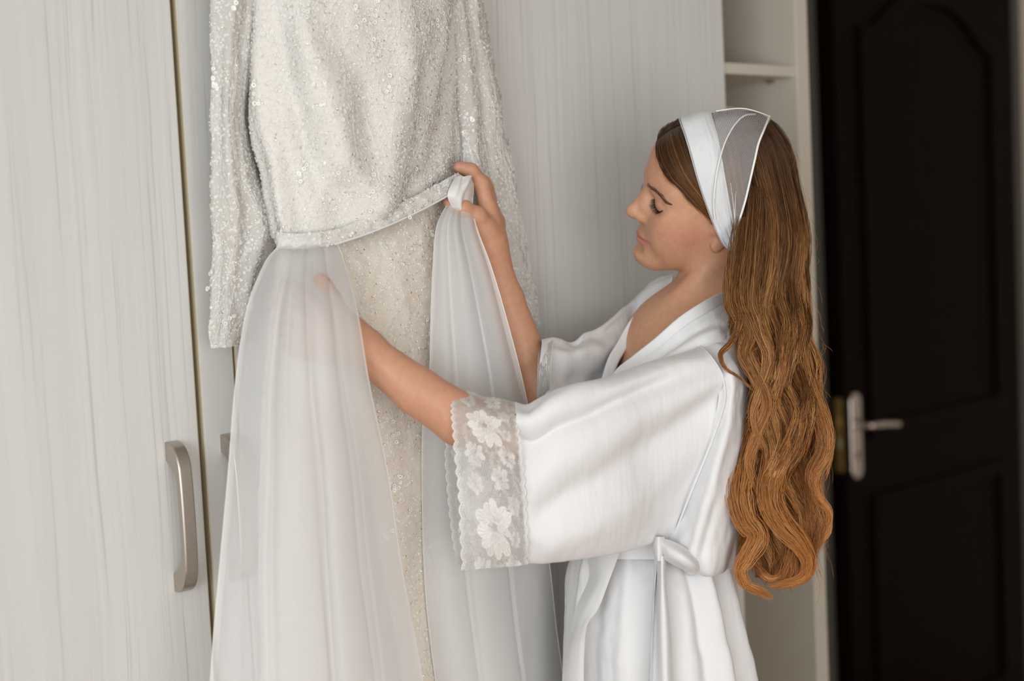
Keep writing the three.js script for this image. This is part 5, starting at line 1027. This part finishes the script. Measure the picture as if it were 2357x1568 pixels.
// skirt of the robe: closed round the hips, wrap edge in front, hem at the knee
const hemY = 2500;
const skirtNet = [
  [1262, [1320, 1.99], [1352, 1.93], [1420, 1.905], [1500, 1.895], [1580, 1.90], [1640, 1.915], [1680, 1.98], [1640, 2.12], [1480, 2.16], [1360, 2.1]],
  [1320, [1303, 1.99], [1340, 1.925], [1415, 1.885], [1500, 1.872], [1590, 1.875], [1655, 1.905], [1692, 1.985], [1640, 2.14], [1480, 2.18], [1350, 2.1]],
  [1400, [1304, 1.99], [1330, 1.92], [1410, 1.872], [1505, 1.856], [1605, 1.86], [1672, 1.90], [1706, 1.985], [1650, 2.15], [1480, 2.19], [1350, 2.1]],
  [1480, [1300, 1.99], [1325, 1.915], [1405, 1.864], [1510, 1.846], [1615, 1.85], [1686, 1.895], [1722, 1.985], [1660, 2.16], [1480, 2.2], [1345, 2.1]],
  [1568, [1296, 1.99], [1322, 1.91], [1405, 1.858], [1515, 1.838], [1628, 1.845], [1702, 1.89], [1741, 1.985], [1670, 2.17], [1480, 2.2], [1340, 2.1]],
  [1900, [1290, 1.99], [1320, 1.90], [1410, 1.85], [1530, 1.83], [1650, 1.84], [1740, 1.89], [1780, 1.985], [1700, 2.18], [1490, 2.21], [1340, 2.1]],
  [hemY, [1300, 1.99], [1330, 1.90], [1430, 1.85], [1550, 1.83], [1680, 1.84], [1780, 1.89], [1820, 1.985], [1730, 2.19], [1520, 2.22], [1350, 2.1]],
].map(([y, ...p]) => p.map(([x, z]) => [x, y + (y === 1262 ? 0 : 0), z]));
const skirt = outward(patch(skirtNet, 220, 170, { closed: true }));
const skirtFold = ridge([[0.12, 0.10, 0.0, 1, 0.012, 0.008], [0.17, 0.15, 0.1, 1, 0.012, -0.006], [0.24, 0.22, 0.05, 1, 0.014, 0.005], [0.44, 0.46, 0.0, 1, 0.014, 0.012], [0.48, 0.505, 0.02, 1, 0.012, -0.010], [0.52, 0.55, 0.02, 1, 0.014, 0.010], [0.56, 0.585, 0.05, 1, 0.012, -0.006], [0.395, 0.41, 0.0, 1, 0.012, -0.009], [0.31, 0.29, 0.15, 1, 0.014, 0.006], [0.35, 0.34, 0.2, 1, 0.012, -0.004]]);
emboss(skirt, (u, v, x, y, z) => skirtFold(u, v) + 0.0028 * noise3(x * 12, y * 4, z * 12) + 0.0007 * noise3(x * 45, y * 28, z * 45), 220, 170, true, outward);
const skirtMesh = cloth('robe_skirt', skirt, robeMat, robe, { label: 'lower half of the wrap robe' });
// the wrapped-over front edge with its band, and the inner edge beside it
const wrap = facing(patch([
  [[1428, 1268, 1.862], [1400, 1268, 1.868], [1372, 1270, 1.88], [1350, 1272, 1.905]],
  [[1405, 1330, 1.846], [1392, 1330, 1.850], [1376, 1330, 1.86], [1355, 1330, 1.885]],
  [[1378, 1400, 1.842], [1364, 1400, 1.848], [1345, 1400, 1.86], [1325, 1402, 1.885]],
  [[1352, 1440, 1.845], [1340, 1446, 1.852], [1324, 1456, 1.868], [1312, 1466, 1.895]],
  [[1345, 1500, 1.84], [1330, 1502, 1.848], [1312, 1510, 1.866], [1300, 1520, 1.895]],
  [[1345, 1600, 1.834], [1328, 1600, 1.842], [1308, 1600, 1.86], [1293, 1600, 1.89]],
  [[1360, 1900, 1.825], [1340, 1900, 1.835], [1318, 1900, 1.852], [1296, 1900, 1.88]]], 24, 90, {}));
cloth('wrap_edge', wrap, robeMat, skirtMesh);
// sash: belt under the blouse, knot, loop and two tails
cloth('sash', outward(patch([1250, 1268, 1288].map((y) => [[1318, y, 1.99], [1350, y, 1.915], [1420, y, 1.89], [1500, y, 1.878], [1580, y, 1.885], [1645, y, 1.905], [1684, y, 1.98], [1640, y, 2.13], [1480, y, 2.17], [1355, y, 2.1]]), 90, 8, { closed: true })), robeMat, robe, { label: 'white sash tied at her waist' });
const loop = facing(patch([
  [[1512, 1238, 1.846], [1518, 1250, 1.832], [1522, 1264, 1.832], [1520, 1278, 1.846]],
  [[1540, 1243, 1.838], [1540, 1260, 1.814], [1538, 1278, 1.812], [1532, 1290, 1.832]],
  [[1576, 1260, 1.832], [1572, 1276, 1.802], [1566, 1294, 1.802], [1556, 1304, 1.826]],
  [[1606, 1286, 1.836], [1600, 1298, 1.810], [1592, 1310, 1.812], [1584, 1317, 1.832]],
  [[1616, 1306, 1.846], [1612, 1312, 1.836], [1606, 1318, 1.836], [1600, 1321, 1.846]]], 30, 60, {}));
cloth('bow_loop', loop, robeMat, robe);
cloth('bow_knot', outward(patch([[1236, 9], [1250, 13], [1266, 14], [1282, 12], [1292, 8]].map(([y, w]) => [[1518 - w, y, 1.842], [1516, y, 1.822], [1520 + w, y, 1.842], [1518, y, 1.862]]), 24, 24, { closed: true })), robeMat, robe);
const tail = (pts, name) => { const g = facing(patch(pts, 26, 110, {})); emboss(g, (u, v, x, y, z) => 0.0016 * noise3(x * 20, y * 8, z * 20), 26, 110, false, (q) => facing(q)); cloth(name, g); };
tail([[[1508, 1282, 1.846], [1513, 1282, 1.836], [1518, 1282, 1.845], [1524, 1282, 1.838]], [[1503, 1340, 1.842], [1508, 1340, 1.832], [1512, 1340, 1.842], [1518, 1340, 1.836]], [[1498, 1420, 1.832], [1503, 1420, 1.824], [1508, 1420, 1.834], [1516, 1420, 1.826]], [[1494, 1500, 1.826], [1499, 1500, 1.816], [1506, 1500, 1.828], [1516, 1500, 1.820]], [[1490, 1590, 1.818], [1496, 1590, 1.808], [1504, 1590, 1.822], [1516, 1590, 1.814]], [[1484, 1900, 1.806], [1492, 1900, 1.796], [1502, 1900, 1.812], [1518, 1900, 1.802]]], 'sash_tail');
tail([[[1512, 1280, 1.842], [1520, 1280, 1.828], [1528, 1280, 1.828], [1534, 1280, 1.842]], [[1511, 1340, 1.836], [1520, 1340, 1.820], [1530, 1340, 1.820], [1537, 1340, 1.836]], [[1512, 1420, 1.828], [1522, 1420, 1.812], [1533, 1420, 1.812], [1541, 1420, 1.828]], [[1512, 1500, 1.820], [1524, 1500, 1.804], [1537, 1500, 1.804], [1546, 1500, 1.820]], [[1512, 1590, 1.814], [1526, 1590, 1.798], [1541, 1590, 1.798], [1552, 1590, 1.814]], [[1515, 1800, 1.804], [1531, 1800, 1.79], [1549, 1800, 1.79], [1562, 1800, 1.804]]], 'sash_tail');
scene.traverse((o) => { if (o.isLight && o.shadow) o.castShadow = true; });
renderer.render(scene, camera);
